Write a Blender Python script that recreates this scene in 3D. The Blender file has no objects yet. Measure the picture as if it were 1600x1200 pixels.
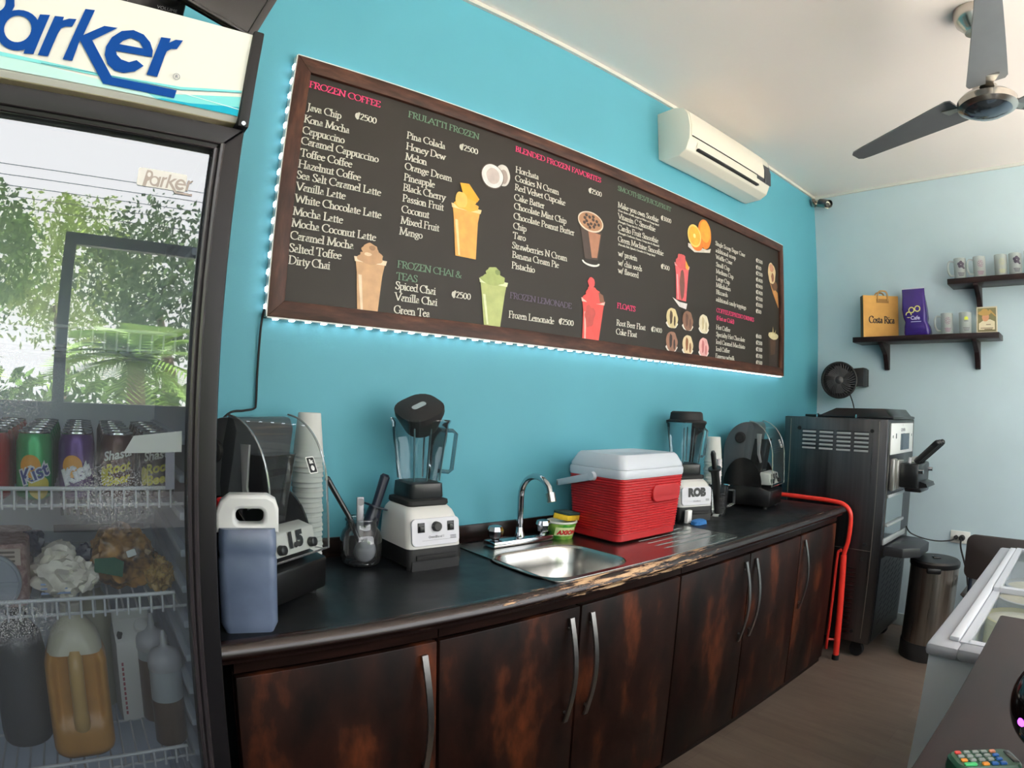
import bpy, bmesh, math, random
from mathutils import Matrix, Vector, noise as mnoise
random.seed(7)
C = bpy.context.scene.collection
PI = math.pi
# ------------------------------------------------------------------ camera, sky, sun, exposure
SC = bpy.context.scene
cam_d = bpy.data.cameras.new('camera'); cam = bpy.data.objects.new('camera', cam_d); C.objects.link(cam)
cam.location = (-0.1555, -1.8277, 1.4472)
cam.rotation_euler = (1.598243, -0.038712, -0.679813)
cam_d.type = 'PANO'                         # a wide action-camera lens: straight lines bow outwards
cam_d.sensor_width = 36; cam_d.clip_start = 0.02; cam_d.clip_end = 200
_pc = cam_d if hasattr(cam_d, 'panorama_type') else cam_d.cycles
_pc.panorama_type = 'FISHEYE_LENS_POLYNOMIAL'
_pc.fisheye_fov = PI
for _i, _k in enumerate((0.0, -4.61684410e-02, -4.89451118e-05, 4.10690994e-06, 1.59736791e-07)):
    setattr(_pc, 'fisheye_polynomial_k%d' % _i, _k)
SC.camera = cam
SC.view_settings.view_transform = 'Standard'; SC.view_settings.look = 'None'
SC.view_settings.gamma = 1; SC.view_settings.use_curve_mapping = False
SC.view_settings.exposure = -0.43
w = bpy.data.worlds.new('sky'); SC.world = w; w.use_nodes = True
w.node_tree.nodes['Background'].inputs[0].default_value = (0.97, 0.98, 1.0, 1)
w.node_tree.nodes['Background'].inputs[1].default_value = 7.5
SC.cycles.max_bounces = 10; SC.cycles.diffuse_bounces = 5; SC.cycles.glossy_bounces = 5
SC.cycles.transparent_max_bounces = 24; SC.cycles.transmission_bounces = 6
SC.cycles.caustics_reflective = False; SC.cycles.caustics_refractive = False
SC.cycles.sample_clamp_indirect = 8
sun_d = bpy.data.lights.new('sun', 'SUN'); sun_d.energy = 76; sun_d.angle = 0.01; sun_d.color = (1, .98, .95)
sun = bpy.data.objects.new('sun', sun_d); C.objects.link(sun)
sun.rotation_euler = Vector((-0.4, -0.14, -0.9)).to_track_quat('-Z', 'Y').to_euler()
def portal(name, loc, rot, sx, sy):
    d = bpy.data.lights.new(name, 'AREA'); d.shape = 'RECTANGLE'; d.size = sx; d.size_y = sy; d.cycles.is_portal = True
    o = bpy.data.objects.new(name, d); C.objects.link(o); o.location = loc; o.rotation_euler = rot
portal('daylight_opening', (1.22, -3.05, 1.93), (PI/2, 0, 0), 5.94, 2.26)

# ------------------------------------------------------------------ materials
def lin(c):
    if isinstance(c, str): c = [int(c[i:i+2], 16)/255 for i in (0, 2, 4)]
    return tuple((v/12.92 if v <= .04045 else ((v+.055)/1.055)**2.4) for v in c) + (1,)
class N:
    def __init__(s, name):
        s.m = bpy.data.materials.new(name); s.m.use_nodes = True; s.t = s.m.node_tree; s.t.nodes.clear()
        s.out = s.t.nodes.new('ShaderNodeOutputMaterial')
    def n(s, kind, **kw):
        o = s.t.nodes.new('ShaderNode'+kind)
        for k, v in kw.items():
            if k.startswith('_'): setattr(o, k[1:], v)
            else: o.inputs[k.replace('__', ' ') if k.replace('__', ' ') in o.inputs else int(k[1:])].default_value = v
        return o
    def l(s, a, b): s.t.links.new(a, b)
    def ramp(s, fac, stops):
        r = s.n('ValToRGB'); s.l(fac, r.inputs[0]); e = r.color_ramp.elements
        e[0].position, e[0].color = stops[0]; e[1].position, e[1].color = stops[-1]
        for p, c in stops[1:-1]: q = e.new(p); q.color = c
        return r.outputs[0]
    def noise(s, scale=(1, 1, 1), freq=5, detail=4, rough=.5):
        tc = s.n('TexCoord'); mp = s.n('Mapping'); s.l(tc.outputs['Object'], mp.inputs[0]); mp.inputs['Scale'].default_value = scale
        t = s.n('TexNoise'); s.l(mp.outputs[0], t.inputs['Vector']); t.inputs['Scale'].default_value = freq
        t.inputs['Detail'].default_value = detail; t.inputs['Roughness'].default_value = rough
        return t.outputs['Fac']
    def pbsdf(s, col=None, rough=.5, metal=0, **kw):
        b = s.n('BsdfPrincipled'); b.inputs['Roughness'].default_value = rough; b.inputs['Metallic'].default_value = metal
        if col is not None: b.inputs['Base Color'].default_value = col
        for k, v in kw.items(): b.inputs[k.replace('_', ' ')].default_value = v
        s.l(b.outputs[0], s.out.inputs[0]); return b
    def bump(s, h, b, st=.2, dist=.01):
        u = s.n('Bump'); u.inputs['Strength'].default_value = st; u.inputs['Distance'].default_value = dist
        s.l(h, u.inputs['Height']); s.l(u.outputs[0], b.inputs['Normal'])
MC = {}
def P(col, rough=.5, metal=0, var=0, freq=12, name=None, **kw):
    key = (col, rough, metal, var, freq, tuple(kw.items()))
    if key in MC: return MC[key]
    x = N(name or 'plain_'+str(col)); c = lin(col); b = x.pbsdf(c, rough, metal, **kw)
    if var:
        f = x.noise(freq=freq)
        x.l(x.ramp(f, [(.3, tuple(v*(1-var) for v in c[:3])+(1,)), (.7, tuple(min(1, v*(1+var)) for v in c[:3])+(1,))]), b.inputs['Base Color'])
    MC[key] = x.m; return x.m
def mix2(name, c1, c2, scale, freq, lo=.4, hi=.6, rough=.5, metal=0, detail=5, bump=0, rvar=0):
    x = N(name); b = x.pbsdf(None, rough, metal); f = x.noise(scale, freq, detail, .6)
    if metal == 0: b.inputs['Specular IOR Level'].default_value = .3
    x.l(x.ramp(f, [(lo, lin(c1)), (hi, lin(c2))]), b.inputs['Base Color'])
    if bump: x.bump(f, b, bump)
    if rvar: x.l(x.ramp(f, [(.3, (rough-rvar,)*3+(1,)), (.7, (rough+rvar,)*3+(1,))]), b.inputs['Roughness'])
    return x.m
def thin_glass(name, tint=(1, 1, 1), refl=1.0, rough=.01, haze=0, hazecol=(.8, .8, .8)):
    x = N(name); tr = x.n('BsdfTransparent'); tr.inputs[0].default_value = (*tint, 1)
    g = x.n('BsdfGlossy'); g.inputs['Roughness'].default_value = rough
    fr = x.n('Fresnel'); fr.inputs[0].default_value = 1.5
    mu = x.n('Math', _operation='MULTIPLY'); x.l(fr.outputs[0], mu.inputs[0]); mu.inputs[1].default_value = refl; mu.use_clamp = True
    a = tr.outputs[0]
    if haze:
        d = x.n('BsdfDiffuse'); d.inputs[0].default_value = (*hazecol, 1); tl = x.n('BsdfTranslucent'); tl.inputs[0].default_value = (*hazecol, 1)
        ad = x.n('MixShader'); ad.inputs[0].default_value = .5; x.l(d.outputs[0], ad.inputs[1]); x.l(tl.outputs[0], ad.inputs[2])
        hm = x.n('MixShader'); hm.inputs[0].default_value = haze; x.l(a, hm.inputs[1]); x.l(ad.outputs[0], hm.inputs[2]); a = hm.outputs[0]
    m = x.n('MixShader'); x.l(mu.outputs[0], m.inputs[0]); x.l(a, m.inputs[1]); x.l(g.outputs[0], m.inputs[2])
    x.l(m.outputs[0], x.out.inputs[0]); return x.m
def glow(name, col, st):
    x = N(name); e = x.n('Emission'); e.inputs[0].default_value = lin(col); e.inputs[1].default_value = st; x.l(e.outputs[0], x.out.inputs[0]); return x.m
BLACK = P('0b0b0c', .4); MATTE = P('0d0d0e', .75); SATIN = P('161618', .35); WHITE = P('e6e4de', .4); GREY = P('6d7074', .5)
CHROME = P('b9bcc0', .12, 1); NICKEL = P('a8a49c', .22, 1, .15, 9)
def steel(name, c1='6f7274', c2='9a9c9d', scale=(60, 60, 1), rough=.3):
    return mix2(name, c1, c2, scale, 3, .3, .7, rough, 1, 3, 0, .06)
STEEL = steel('brushed_steel'); SINKST = P('aeaca7', .25, 1, .04, 6)
def wallpaint(name, c, v=.04):
    x = N(name); b = x.pbsdf(None, .62); f = x.noise(freq=2.2, detail=6); k = lin(c)
    x.l(x.ramp(f, [(.3, tuple(q*(1-v) for q in k[:3])+(1,)), (.7, tuple(q*(1+v) for q in k[:3])+(1,))]), b.inputs['Base Color'])
    x.bump(x.noise(freq=160, detail=3), b, .12, .002); return x.m
TEAL = wallpaint('teal_wall_paint', '498f9f'); PALETEAL = wallpaint('pale_teal_wall_paint', 'bacdd5'); CEILP = wallpaint('ceiling_paint', 'fdf1ea', .01)
def woodmat(name, c1, c2, c3, scale, freq=3, rough=.35):
    x = N(name); b = x.pbsdf(None, rough, Specular_IOR_Level=.22); f = x.noise(scale, freq, 7, .62)
    x.l(x.ramp(f, [(.36, lin(c1)), (.55, lin(c2)), (.74, lin(c3))]), b.inputs['Base Color']); x.bump(f, b, .05, .004); return x.m
CABWOOD = woodmat('dark_stained_cabinet_wood', '0c0604', '22100a', '5c2d17', (2.6, 2.6, 1.1), 2.6, .46)
EDGEDARK = woodmat('dark_stained_edge', '100a08', '1c100d', '2a1814', (1, 8, 8), 3, .28)
FRAMEW = woodmat('walnut_frame_wood', '2a1812', '462a20', '64402f', (2, 10, 10), 3, .45)
SHELFW = woodmat('espresso_shelf_wood', '130c0c', '1d1314', '2b1c1b', (8, 2, 8), 3, .4)
BARW = mix2('dark_bar_laminate', '1b1314', '2c1b19', (1, 3, 3), 2.5, .35, .7, .55, 0, 6)

# ------------------------------------------------------------------ mesh builder (world or local coordinates through T)
class MB:
    def __init__(s, T=None): s.bm = bmesh.new(); s.T = T or Matrix.Identity(4)
    def v(s, p): return s.bm.verts.new(s.T @ Vector(p))
    def f(s, vs, mi=0):
        try: q = s.bm.faces.new(vs)
        except ValueError: return None
        q.material_index = mi; return q
    def quad(s, pts, mi=0): return s.f([s.v(p) for p in pts], mi)
    def box(s, x0, y0, z0, x1, y1, z1, mi=0, bev=0, seg=2):
        if x1 < x0: x0, x1 = x1, x0
        if y1 < y0: y0, y1 = y1, y0
        if z1 < z0: z0, z1 = z1, z0
        vs = [s.v(p) for p in ((x0,y0,z0),(x1,y0,z0),(x1,y1,z0),(x0,y1,z0),(x0,y0,z1),(x1,y0,z1),(x1,y1,z1),(x0,y1,z1))]
        fs = [s.f([vs[i] for i in q], mi) for q in ((0,3,2,1),(4,5,6,7),(0,1,5,4),(1,2,6,5),(2,3,7,6),(3,0,4,7))]
        if bev:
            r = bmesh.ops.bevel(s.bm, geom=list({e for f in fs for e in f.edges}), offset=bev, segments=seg, affect='EDGES', profile=.5)
            for f in r['faces']: f.material_index = mi
        return s
    def loft(s, rings, mi=0, cap=(True, True), close=True):
        R = [[s.v(p) for p in r] for r in rings]; n = len(R[0])
        for a, b in zip(R, R[1:]):
            for i in range(n if close else n-1):
                j = (i+1) % n; s.f([a[i], a[j], b[j], b[i]], mi)
        if cap[0]: s.f(R[0][::-1], mi)
        if cap[1]: s.f(R[-1], mi)
        return s
    def lathe(s, prof, c=(0, 0, 0), n=28, mi=0, axis='z', cap=(True, True)):
        def pt(r, h, a):
            u, v = r*math.cos(a), r*math.sin(a)
            q = {'z': (u, v, h), 'y': (u, -h, v), 'x': (h, u, v)}[axis]
            return (q[0]+c[0], q[1]+c[1], q[2]+c[2])
        return s.loft([[pt(max(r, 1e-5), h, 2*PI*i/n) for i in range(n)] for r, h in prof], mi, cap)
    def tube(s, pts, r=.01, mi=0, n=8, cap=True, closed=False):
        pts = [Vector(p) for p in pts]; R = r if isinstance(r, (list, tuple)) else [r]*len(pts); rings = []; up = None
        for i, p in enumerate(pts):
            if closed: d = pts[(i+1) % len(pts)]-pts[i-1]
            else: d = pts[min(i+1, len(pts)-1)]-pts[max(i-1, 0)]
            d.normalize()
            if up is None: up = d.orthogonal().normalized()
            up = (up-d*up.dot(d)); up = up.normalized() if up.length > 1e-6 else d.orthogonal().normalized()
            q = d.cross(up)
            rings.append([p+(up*math.cos(2*PI*k/n)+q*math.sin(2*PI*k/n))*R[i] for k in range(n)])
        if closed: rings.append(rings[0])
        return s.loft(rings, mi, (cap and not closed, cap and not closed))
    def prism(s, poly, axis, a, b, mi=0, bev=0):
        def pt(u, v, h): return {'x': (h, u, v), 'y': (u, h, v), 'z': (u, v, h)}[axis]
        A = [s.v(pt(u, v, a)) for u, v in poly]; B = [s.v(pt(u, v, b)) for u, v in poly]; n = len(poly)
        fs = [s.f(A[::-1], mi), s.f(B, mi)]+[s.f([A[i], A[(i+1) % n], B[(i+1) % n], B[i]], mi) for i in range(n)]
        fs = [f for f in fs if f]
        bmesh.ops.recalc_face_normals(s.bm, faces=fs)
        if bev:
            r = bmesh.ops.bevel(s.bm, geom=list({e for f in fs for e in f.edges}), offset=bev, segments=2, affect='EDGES', profile=.5)
            for f in r['faces']: f.material_index = mi
        return s
    def ball(s, c, r, mi=0, sub=3, nz=0, nf=8, seed=0, flat=None):
        r = r if isinstance(r, (list, tuple)) else (r, r, r)
        q = bmesh.ops.create_icosphere(s.bm, subdivisions=sub, radius=1)['verts']
        for v in q:
            k = 1
            if nz: k = 1+nz*mnoise.noise(v.co*nf*.3+Vector((seed, seed*2.3, 0)))+nz*.5*mnoise.noise(v.co*nf+Vector((seed, 0, 5)))
            p = Vector((v.co.x*r[0]*k, v.co.y*r[1]*k, v.co.z*r[2]*k))
            if flat is not None: p.z = max(p.z, flat)
            v.co = s.T @ (p+Vector(c))
        for f in {f for v in q for f in v.link_faces}: f.material_index = mi
        return s
    def addmesh(s, me, M, mi=0):
        vs = [s.v(M @ v.co) for v in me.vertices]
        for p in me.polygons: s.f([vs[i] for i in p.vertices], mi)
        return s
    def flat(s, polys, M, ext=0, mi=0, bev=0):
        """outlines with holes (even-odd), extruded by ext each way, placed with M"""
        cu = bpy.data.curves.new('c', 'CURVE'); cu.dimensions = '2D'; cu.fill_mode = 'BOTH'; cu.extrude = ext; cu.bevel_depth = bev; cu.bevel_resolution = 2
        for pl in polys:
            sp = cu.splines.new('POLY'); sp.points.add(len(pl)-1); sp.use_cyclic_u = True
            for q, (x, y) in zip(sp.points, pl): q.co = (x, y, 0, 1)
        o = bpy.data.objects.new('c', cu); me = bpy.data.meshes.new_from_object(o)
        s.addmesh(me, M, mi); bpy.data.objects.remove(o); bpy.data.curves.remove(cu); bpy.data.meshes.remove(me); return s
    def sans(s, txt, M, size, mi=0, bold=0, fn=None, shear=0):
        cu = bpy.data.curves.new('t', 'FONT'); cu.body = txt; cu.size = size; cu.offset = bold; cu.align_x = 'CENTER'; cu.align_y = 'CENTER'; cu.fill_mode = 'FRONT'; cu.shear = shear; cu.resolution_u = 3
        o = bpy.data.objects.new('t', cu); me = bpy.data.meshes.new_from_object(o)
        if fn:
            for v in me.vertices: v.co = fn(v.co)
        s.addmesh(me, M, mi); bpy.data.objects.remove(o); bpy.data.curves.remove(cu); bpy.data.meshes.remove(me); return s
FRONT = lambda x, y, z, s=1: Matrix.Translation((x, y, z)) @ Matrix.Rotation(PI/2, 4, 'X') @ Matrix.Scale(s, 4)    # 2D x,y -> world x,z facing -y
SIDE = lambda x, y, z, s=1: Matrix.Translation((x, y, z)) @ Matrix.Rotation(-PI/2, 4, 'Z') @ Matrix.Rotation(PI/2, 4, 'X') @ Matrix.Scale(s, 4)   # 2D -> faces -x
def rr(w, d, r, z=0, n=5, cx=0, cy=0):
    out = []
    for sx, sy, a0 in ((1, 1, 0), (-1, 1, 90), (-1, -1, 180), (1, -1, 270)):
        for i in range(n+1):
            a = math.radians(a0+90*i/n); out.append((cx+sx*(w/2-r)+r*math.cos(a), cy+sy*(d/2-r)+r*math.sin(a), z))
    return out
def rr2(w, h, r, cx=0, cy=0, n=5): return [(x, y) for x, y, _ in rr(w, h, r, 0, n, cx, cy)]
def circ2(cx, cy, rx, ry=None, n=28, a0=0, a1=360): 
    ry = ry or rx; m = n if a1-a0 >= 360 else n+1
    return [(cx+rx*math.cos(math.radians(a0+(a1-a0)*i/n)), cy+ry*math.sin(math.radians(a0+(a1-a0)*i/n))) for i in range(m)]
def cat(pts, k=6):
    pts = [Vector(p) for p in pts]; out = []
    for i in range(len(pts)-1):
        p0, p1, p2, p3 = pts[max(i-1, 0)], pts[i], pts[i+1], pts[min(i+2, len(pts)-1)]
        for j in range(k):
            t = j/k; out.append(.5*((2*p1)+(p2-p0)*t+(2*p0-5*p1+4*p2-p3)*t*t+(3*p1-p0-3*p2+p3)*t**3))
    return out+[pts[-1]]
RM = {}
def thing(name, label, cat_, loc=(0, 0, 0), rotz=0, group=None):
    o = bpy.data.objects.new(name, None); C.objects.link(o); o.location = loc; o.rotation_euler = (0, 0, rotz)
    o['label'] = label; o['category'] = cat_
    if group: o['group'] = group
    RM[o.name] = Matrix.Translation(loc) @ Matrix.Rotation(rotz, 4, 'Z'); return o
def ob(name, mb, mats, parent=None, label=None, cat_=None, group=None, kind=None, ang=35, loc=None, ext=None):
    me = bpy.data.meshes.new(name); bm = mb.bm if isinstance(mb, MB) else mb
    bmesh.ops.recalc_face_normals(bm, faces=bm.faces[:]) if ext is None else None
    bm.to_mesh(me); bm.free()
    for m in (mats if isinstance(mats, (list, tuple)) else [mats]): me.materials.append(m)
    me.polygons.foreach_set('use_smooth', [True]*len(me.polygons)); me.set_sharp_from_angle(angle=math.radians(ang))
    o = bpy.data.objects.new(name, me); C.objects.link(o)
    if parent is not None:
        o.parent = parent; RM[o.name] = RM[parent.name]; me.transform(RM[parent.name].inverted())
    elif loc is not None:
        me.transform(Matrix.Translation(loc).inverted()); o.location = loc; RM[o.name] = Matrix.Translation(loc)
    else: RM[o.name] = Matrix.Identity(4)
    for k, v in (('label', label), ('category', cat_), ('group', group), ('kind', kind)):
        if v: o[k] = v
    return o
def obs(name, mb, mats, parent, **kw):
    """each separate piece becomes an object of its own"""
    bm = mb.bm; left = set(bm.verts); out = []
    while left:
        st = [left.pop()]; isl = set(st)
        while st:
            v = st.pop()
            for e in v.link_edges:
                q = e.other_vert(v)
                if q in left: left.discard(q); isl.add(q); st.append(q)
        new = bmesh.new(); mp = {v: new.verts.new(v.co) for v in isl}
        for f in {f for v in isl for f in v.link_faces}:
            q = new.faces.new([mp[v] for v in f.verts]); q.material_index = f.material_index
        out.append(ob(name, new, mats, parent, **kw))
    bm.free(); return out
ORD = 'bottom second third fourth fifth sixth seventh eighth ninth tenth eleventh twelfth thirteenth fourteenth fifteenth sixteenth seventeenth eighteenth nineteenth twentieth twenty-first twenty-second twenty-third twenty-fourth'.split()
def TM(o): return RM[o.name]
def dup(root, loc, rotz=None, label=None):
    def cp(o, par):
        c = o.copy(); C.objects.link(c)
        if par is not None: c.parent = par
        for ch in list(o.children): cp(ch, c)
        return c
    r = cp(root, None); r.location = loc
    if rotz is not None: r.rotation_euler = (0, 0, rotz)
    if label: r['label'] = label
    return r
# ------------------------------------------------------------------ serif pen lettering
G = {
'A':(.76,'l 0 0 .37 1;l .36 1 .74 0;l .13 .34 .6 .34;s .02 0;s .72 0'),'B':(.62,'l .13 0 .13 1;e .22 .75 .27 .25 -90 90;e .24 .26 .32 .26 -90 90;l .02 1 .26 1;l .02 0 .26 0;l .13 .5 .26 .5'),
'C':(.72,'e .42 .5 .39 .5 48 312;l .68 .72 .68 .96'),'D':(.8,'l .13 0 .13 1;e .28 .5 .46 .5 -90 90;l .02 1 .3 1;l .02 0 .3 0'),
'E':(.6,'l .13 0 .13 1;l .02 1 .5 1;l .51 1 .53 .8;l .12 .53 .42 .53;l .02 0 .53 0;l .53 0 .57 .22'),'F':(.55,'l .13 0 .13 1;l .02 1 .5 1;l .51 1 .53 .8;l .12 .53 .4 .53;s .13 0'),
'G':(.8,'e .42 .5 .39 .5 48 312;l .68 .72 .68 .96;l .7 .42 .7 .1;s .7 .42'),'H':(.84,'l .14 0 .14 1;l .7 0 .7 1;l .14 .53 .7 .53;s .14 0;s .14 1;s .7 0;s .7 1'),
'I':(.3,'l .15 0 .15 1;s .15 0;s .15 1'),'J':(.34,'c .19 1 .19 .1 .14 -.15 .02 -.24;s .19 1'),'K':(.7,'l .14 0 .14 1;l .62 1 .16 .46;l .26 .56 .68 0;s .14 0;s .14 1;s .62 1;s .68 0'),
'L':(.56,'l .13 0 .13 1;s .13 1;l .02 0 .5 0;l .5 0 .54 .24'),'M':(.95,'l .1 0 .15 1;l .15 1 .46 .05;l .46 .05 .79 1;l .79 1 .85 0;s .1 0;s .85 0;s .13 1;s .81 1'),
'N':(.84,'l .14 0 .14 1;l .12 1 .7 0;l .7 0 .7 1;s .14 0;s .1 1;s .7 1'),'O':(.82,'e .41 .5 .38 .5 0 360'),'P':(.57,'l .13 0 .13 1;e .22 .73 .3 .27 -90 90;l .02 1 .26 1;s .13 0'),
'R':(.66,'l .13 0 .13 1;e .22 .74 .29 .26 -90 90;l .02 1 .26 1;s .13 0;l .28 .48 .62 0;s .62 0'),'S':(.5,'c .43 .86 .3 1 .12 .94 .09 .74 .22 .56 .38 .42 .44 .22 .34 .02 .18 0 .06 .12;l .44 .96 .43 .76;l .06 .02 .05 .24'),
'T':(.66,'l .33 0 .33 1;l .03 1 .63 1;l .03 1 .03 .8;l .63 1 .63 .8;s .33 0'),'U':(.78,'c .14 1 .14 .35 .2 .08 .38 0 .57 .08 .64 .35 .64 1;s .14 1;s .64 1'),
'V':(.72,'l .04 1 .37 0;l .37 0 .7 1;s .04 1;s .7 1'),'W':(1.0,'l .04 1 .28 0;l .28 0 .5 .9;l .5 .9 .74 0;l .74 0 .97 1;s .04 1;s .97 1'),'X':(.7,'l .05 1 .65 0;l .63 1 .06 0'),
'Y':(.68,'l .04 1 .34 .45;l .34 .45 .64 1;l .34 0 .34 .45;s .34 0;s .04 1;s .64 1'),'Q':(.82,'e .41 .5 .38 .5 0 360;l .4 .1 .75 -.2'),'q':(.5,'e .23 .3 .19 .3 0 360;l .41 .6 .41 -.35'),'Z':(.64,'l .06 1 .58 1;l .58 1 .04 0;l .04 0 .6 0;l .06 1 .05 .8;l .6 0 .62 .2'),'&':(.8,'c .75 .45 .5 .08 .3 0 .08 .12 .1 .35 .4 .62 .42 .85 .3 .98 .18 .86 .24 .62 .6 .1 .78 0'),
'a':(.43,'c .08 .48 .2 .6 .3 .5 .31 .12 .42 .02;e .19 .18 .13 .17 0 360'),'b':(.5,'l .1 0 .1 1;e .26 .3 .18 .3 -150 150;s .06 1'),'c':(.41,'e .24 .3 .2 .3 50 310'),
'd':(.5,'e .23 .3 .19 .3 0 360;l .41 1 .41 .02;s .45 0;s .37 1'),'e':(.43,'e .23 .3 .19 .3 20 320;l .05 .36 .41 .4'),'f':(.3,'c .13 0 .13 .75 .2 .98 .36 .95;l .02 .6 .3 .6;s .13 0'),
'g':(.45,'e .2 .4 .15 .19 0 360;e .22 -.14 .19 .15 0 360;l .3 .55 .44 .58;l .12 .24 .2 .02'),'h':(.52,'l .1 0 .1 1;c .1 .42 .22 .6 .36 .52 .4 .3 .4 0;s .1 0;s .4 0;s .06 1'),
'i':(.25,'l .12 0 .12 .6;l .12 .82 .12 .9;s .12 0;s .07 .6'),'j':(.25,'c .14 .6 .14 0 .1 -.25 0 -.3;l .14 .82 .14 .9'),'k':(.49,'l .1 0 .1 1;l .4 .6 .12 .27;l .2 .36 .46 0;s .1 0;s .06 1;s .44 0'),
'l':(.25,'l .12 0 .12 1;s .12 0;s .07 1'),'m':(.79,'l .1 0 .1 .6;c .1 .42 .2 .6 .33 .52 .36 .3 .36 0;c .37 .42 .5 .6 .63 .52 .67 .3 .67 0;s .1 0;s .36 0;s .67 0;s .05 .6'),
'n':(.53,'l .1 0 .1 .6;c .1 .42 .22 .6 .36 .52 .4 .3 .4 0;s .1 0;s .4 0;s .05 .6'),'o':(.47,'e .235 .3 .2 .3 0 360'),'p':(.5,'l .1 -.35 .1 .6;e .26 .3 .18 .3 -150 150;s .1 -.35;s .05 .6'),
'r':(.35,'l .1 0 .1 .6;c .1 .4 .2 .58 .33 .54;s .1 0;s .05 .6'),'s':(.36,'c .3 .5 .18 .6 .07 .5 .12 .36 .26 .25 .3 .1 .17 0 .05 .1'),'t':(.3,'c .13 .8 .13 .15 .18 0 .3 .06;l .02 .6 .28 .6'),
'u':(.53,'c .1 .6 .1 .15 .2 0 .34 .06 .41 .2;l .41 .6 .41 0;s .06 .6;s .37 .6;s .45 0'),'v':(.45,'l .03 .6 .23 0;l .23 0 .43 .6;s .04 .6;s .42 .6'),'w':(.69,'l .03 .6 .2 0;l .2 0 .34 .55;l .34 .55 .5 0;l .5 0 .66 .6;s .03 .6;s .66 .6'),
'x':(.45,'l .03 .6 .42 0;l .4 .6 .03 0'),'y':(.45,'l .03 .6 .24 0;c .43 .6 .24 0 .1 -.3 .02 -.3;s .04 .6;s .42 .6'),'z':(.42,'l .04 .6 .38 .6;l .38 .6 .03 0;l .03 0 .4 0'),
'0':(.5,'e .25 .45 .2 .45 0 360'),'1':(.36,'l .2 0 .2 .9;l .2 .9 .06 .78;s .2 0'),'2':(.47,'c .06 .7 .14 .9 .32 .88 .37 .68 .25 .4 .04 0;l .04 .02 .42 .02'),'3':(.46,'c .08 .82 .25 .92 .36 .76 .2 .5 .38 .34 .34 .06 .16 0 .04 .1'),
'4':(.5,'l .34 0 .34 .9;l .34 .9 .03 .25;l .03 .25 .47 .25'),'5':(.46,'l .1 .9 .4 .9;l .1 .9 .09 .5;c .09 .5 .28 .58 .4 .4 .36 .12 .18 0 .05 .08'),'6':(.48,'c .38 .92 .15 .75 .07 .4 .1 .2;e .24 .28 .17 .27 0 360'),
'7':(.46,'l .04 .88 .43 .88;l .43 .88 .15 0'),'9':(.48,'e .24 .6 .17 .28 0 360;c .41 .6 .38 .3 .1 -.02'),'8':(.48,'e .24 .67 .15 .22 0 360;e .24 .23 .18 .23 0 360'),
'/':(.4,'l .03 -.1 .36 1.05'),'(':(.3,'c .24 1.05 .08 .7 .08 .2 .24 -.15'),')':(.3,'c .05 1.05 .22 .7 .22 .2 .05 -.15'),',':(.2,'l .1 .06 .05 -.14'),'.':(.2,'l .08 .0 .08 .09'),
'\u20a1':(.55,'E .27 .45 .19 .4 45 315;l .2 -.1 .36 1.02;l .3 -.1 .46 1.02'),' ':(.27,'')}
def natural(t): return sum(G[c][0] for c in t)
def serif(mb, txt, M, cap, sx, mi=0, thick=.125, thin=.05):
    """pen-drawn serif letters in a plane: baseline start at M's origin"""
    x0 = 0
    for ch in txt:
        adv, spec = G[ch]
        for st in spec.split(';'):
            if not st: continue
            k, *a = st.split(); a = [float(q) for q in a]; tk = thick
            if k == 's': pts = [(a[0]-.12, a[1]), (a[0]+.12, a[1])]
            elif k in 'eE': pts = circ2(a[0], a[1], a[2], a[3], 14, a[4], a[5]); pts = pts+[pts[0]] if a[5]-a[4] >= 360 else pts; tk = thick*(1.9 if k == 'E' else 1)
            else:
                pts = list(zip(a[::2], a[1::2]))
                if k == 'c': pts = [(q.x, q.y) for q in cat([(x, y, 0) for x, y in pts], 4)]
            L, Rr = [], []
            for i in range(len(pts)):
                p, q = pts[max(i-1, 0)], pts[min(i+1, len(pts)-1)]
                if len(pts) > 3 and pts[0] == pts[-1] and i in (0, len(pts)-1): p, q = pts[-2], pts[1]
                d = math.atan2(q[1]-p[1], q[0]-p[0]); wd = thin+(tk-thin)*abs(math.sin(d-.3)) ; nx, ny = -math.sin(d)*wd/2, math.cos(d)*wd/2
                e = .02 if len(pts) == 2 else 0
                ex, ey = (math.cos(d)*e, math.sin(d)*e) if i else (-math.cos(d)*e, -math.sin(d)*e)
                for arr, sg in ((L, 1), (Rr, -1)): arr.append(mb.v(M @ Vector(((x0+pts[i][0]+ex+sg*nx)*cap*sx, (pts[i][1]+ey+sg*ny)*cap, 0))))
            for i in range(len(pts)-1): mb.f([Rr[i], Rr[i+1], L[i+1], L[i]], mi)
        x0 += adv
FRAMEV = woodmat('walnut_frame_wood_upright', '2a1812', '462a20', '64402f', (10, 10, 2), 3, .45)
MACH = steel('machine_steel', '555456', '626163', (2, 14, .3), .33)
x = N('menu_banner'); b = x.pbsdf(lin('28231e'), .55, Specular_IOR_Level=.3); x.bump(x.noise(freq=3, detail=2), b, .05, .02); BANNER = x.m
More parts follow.
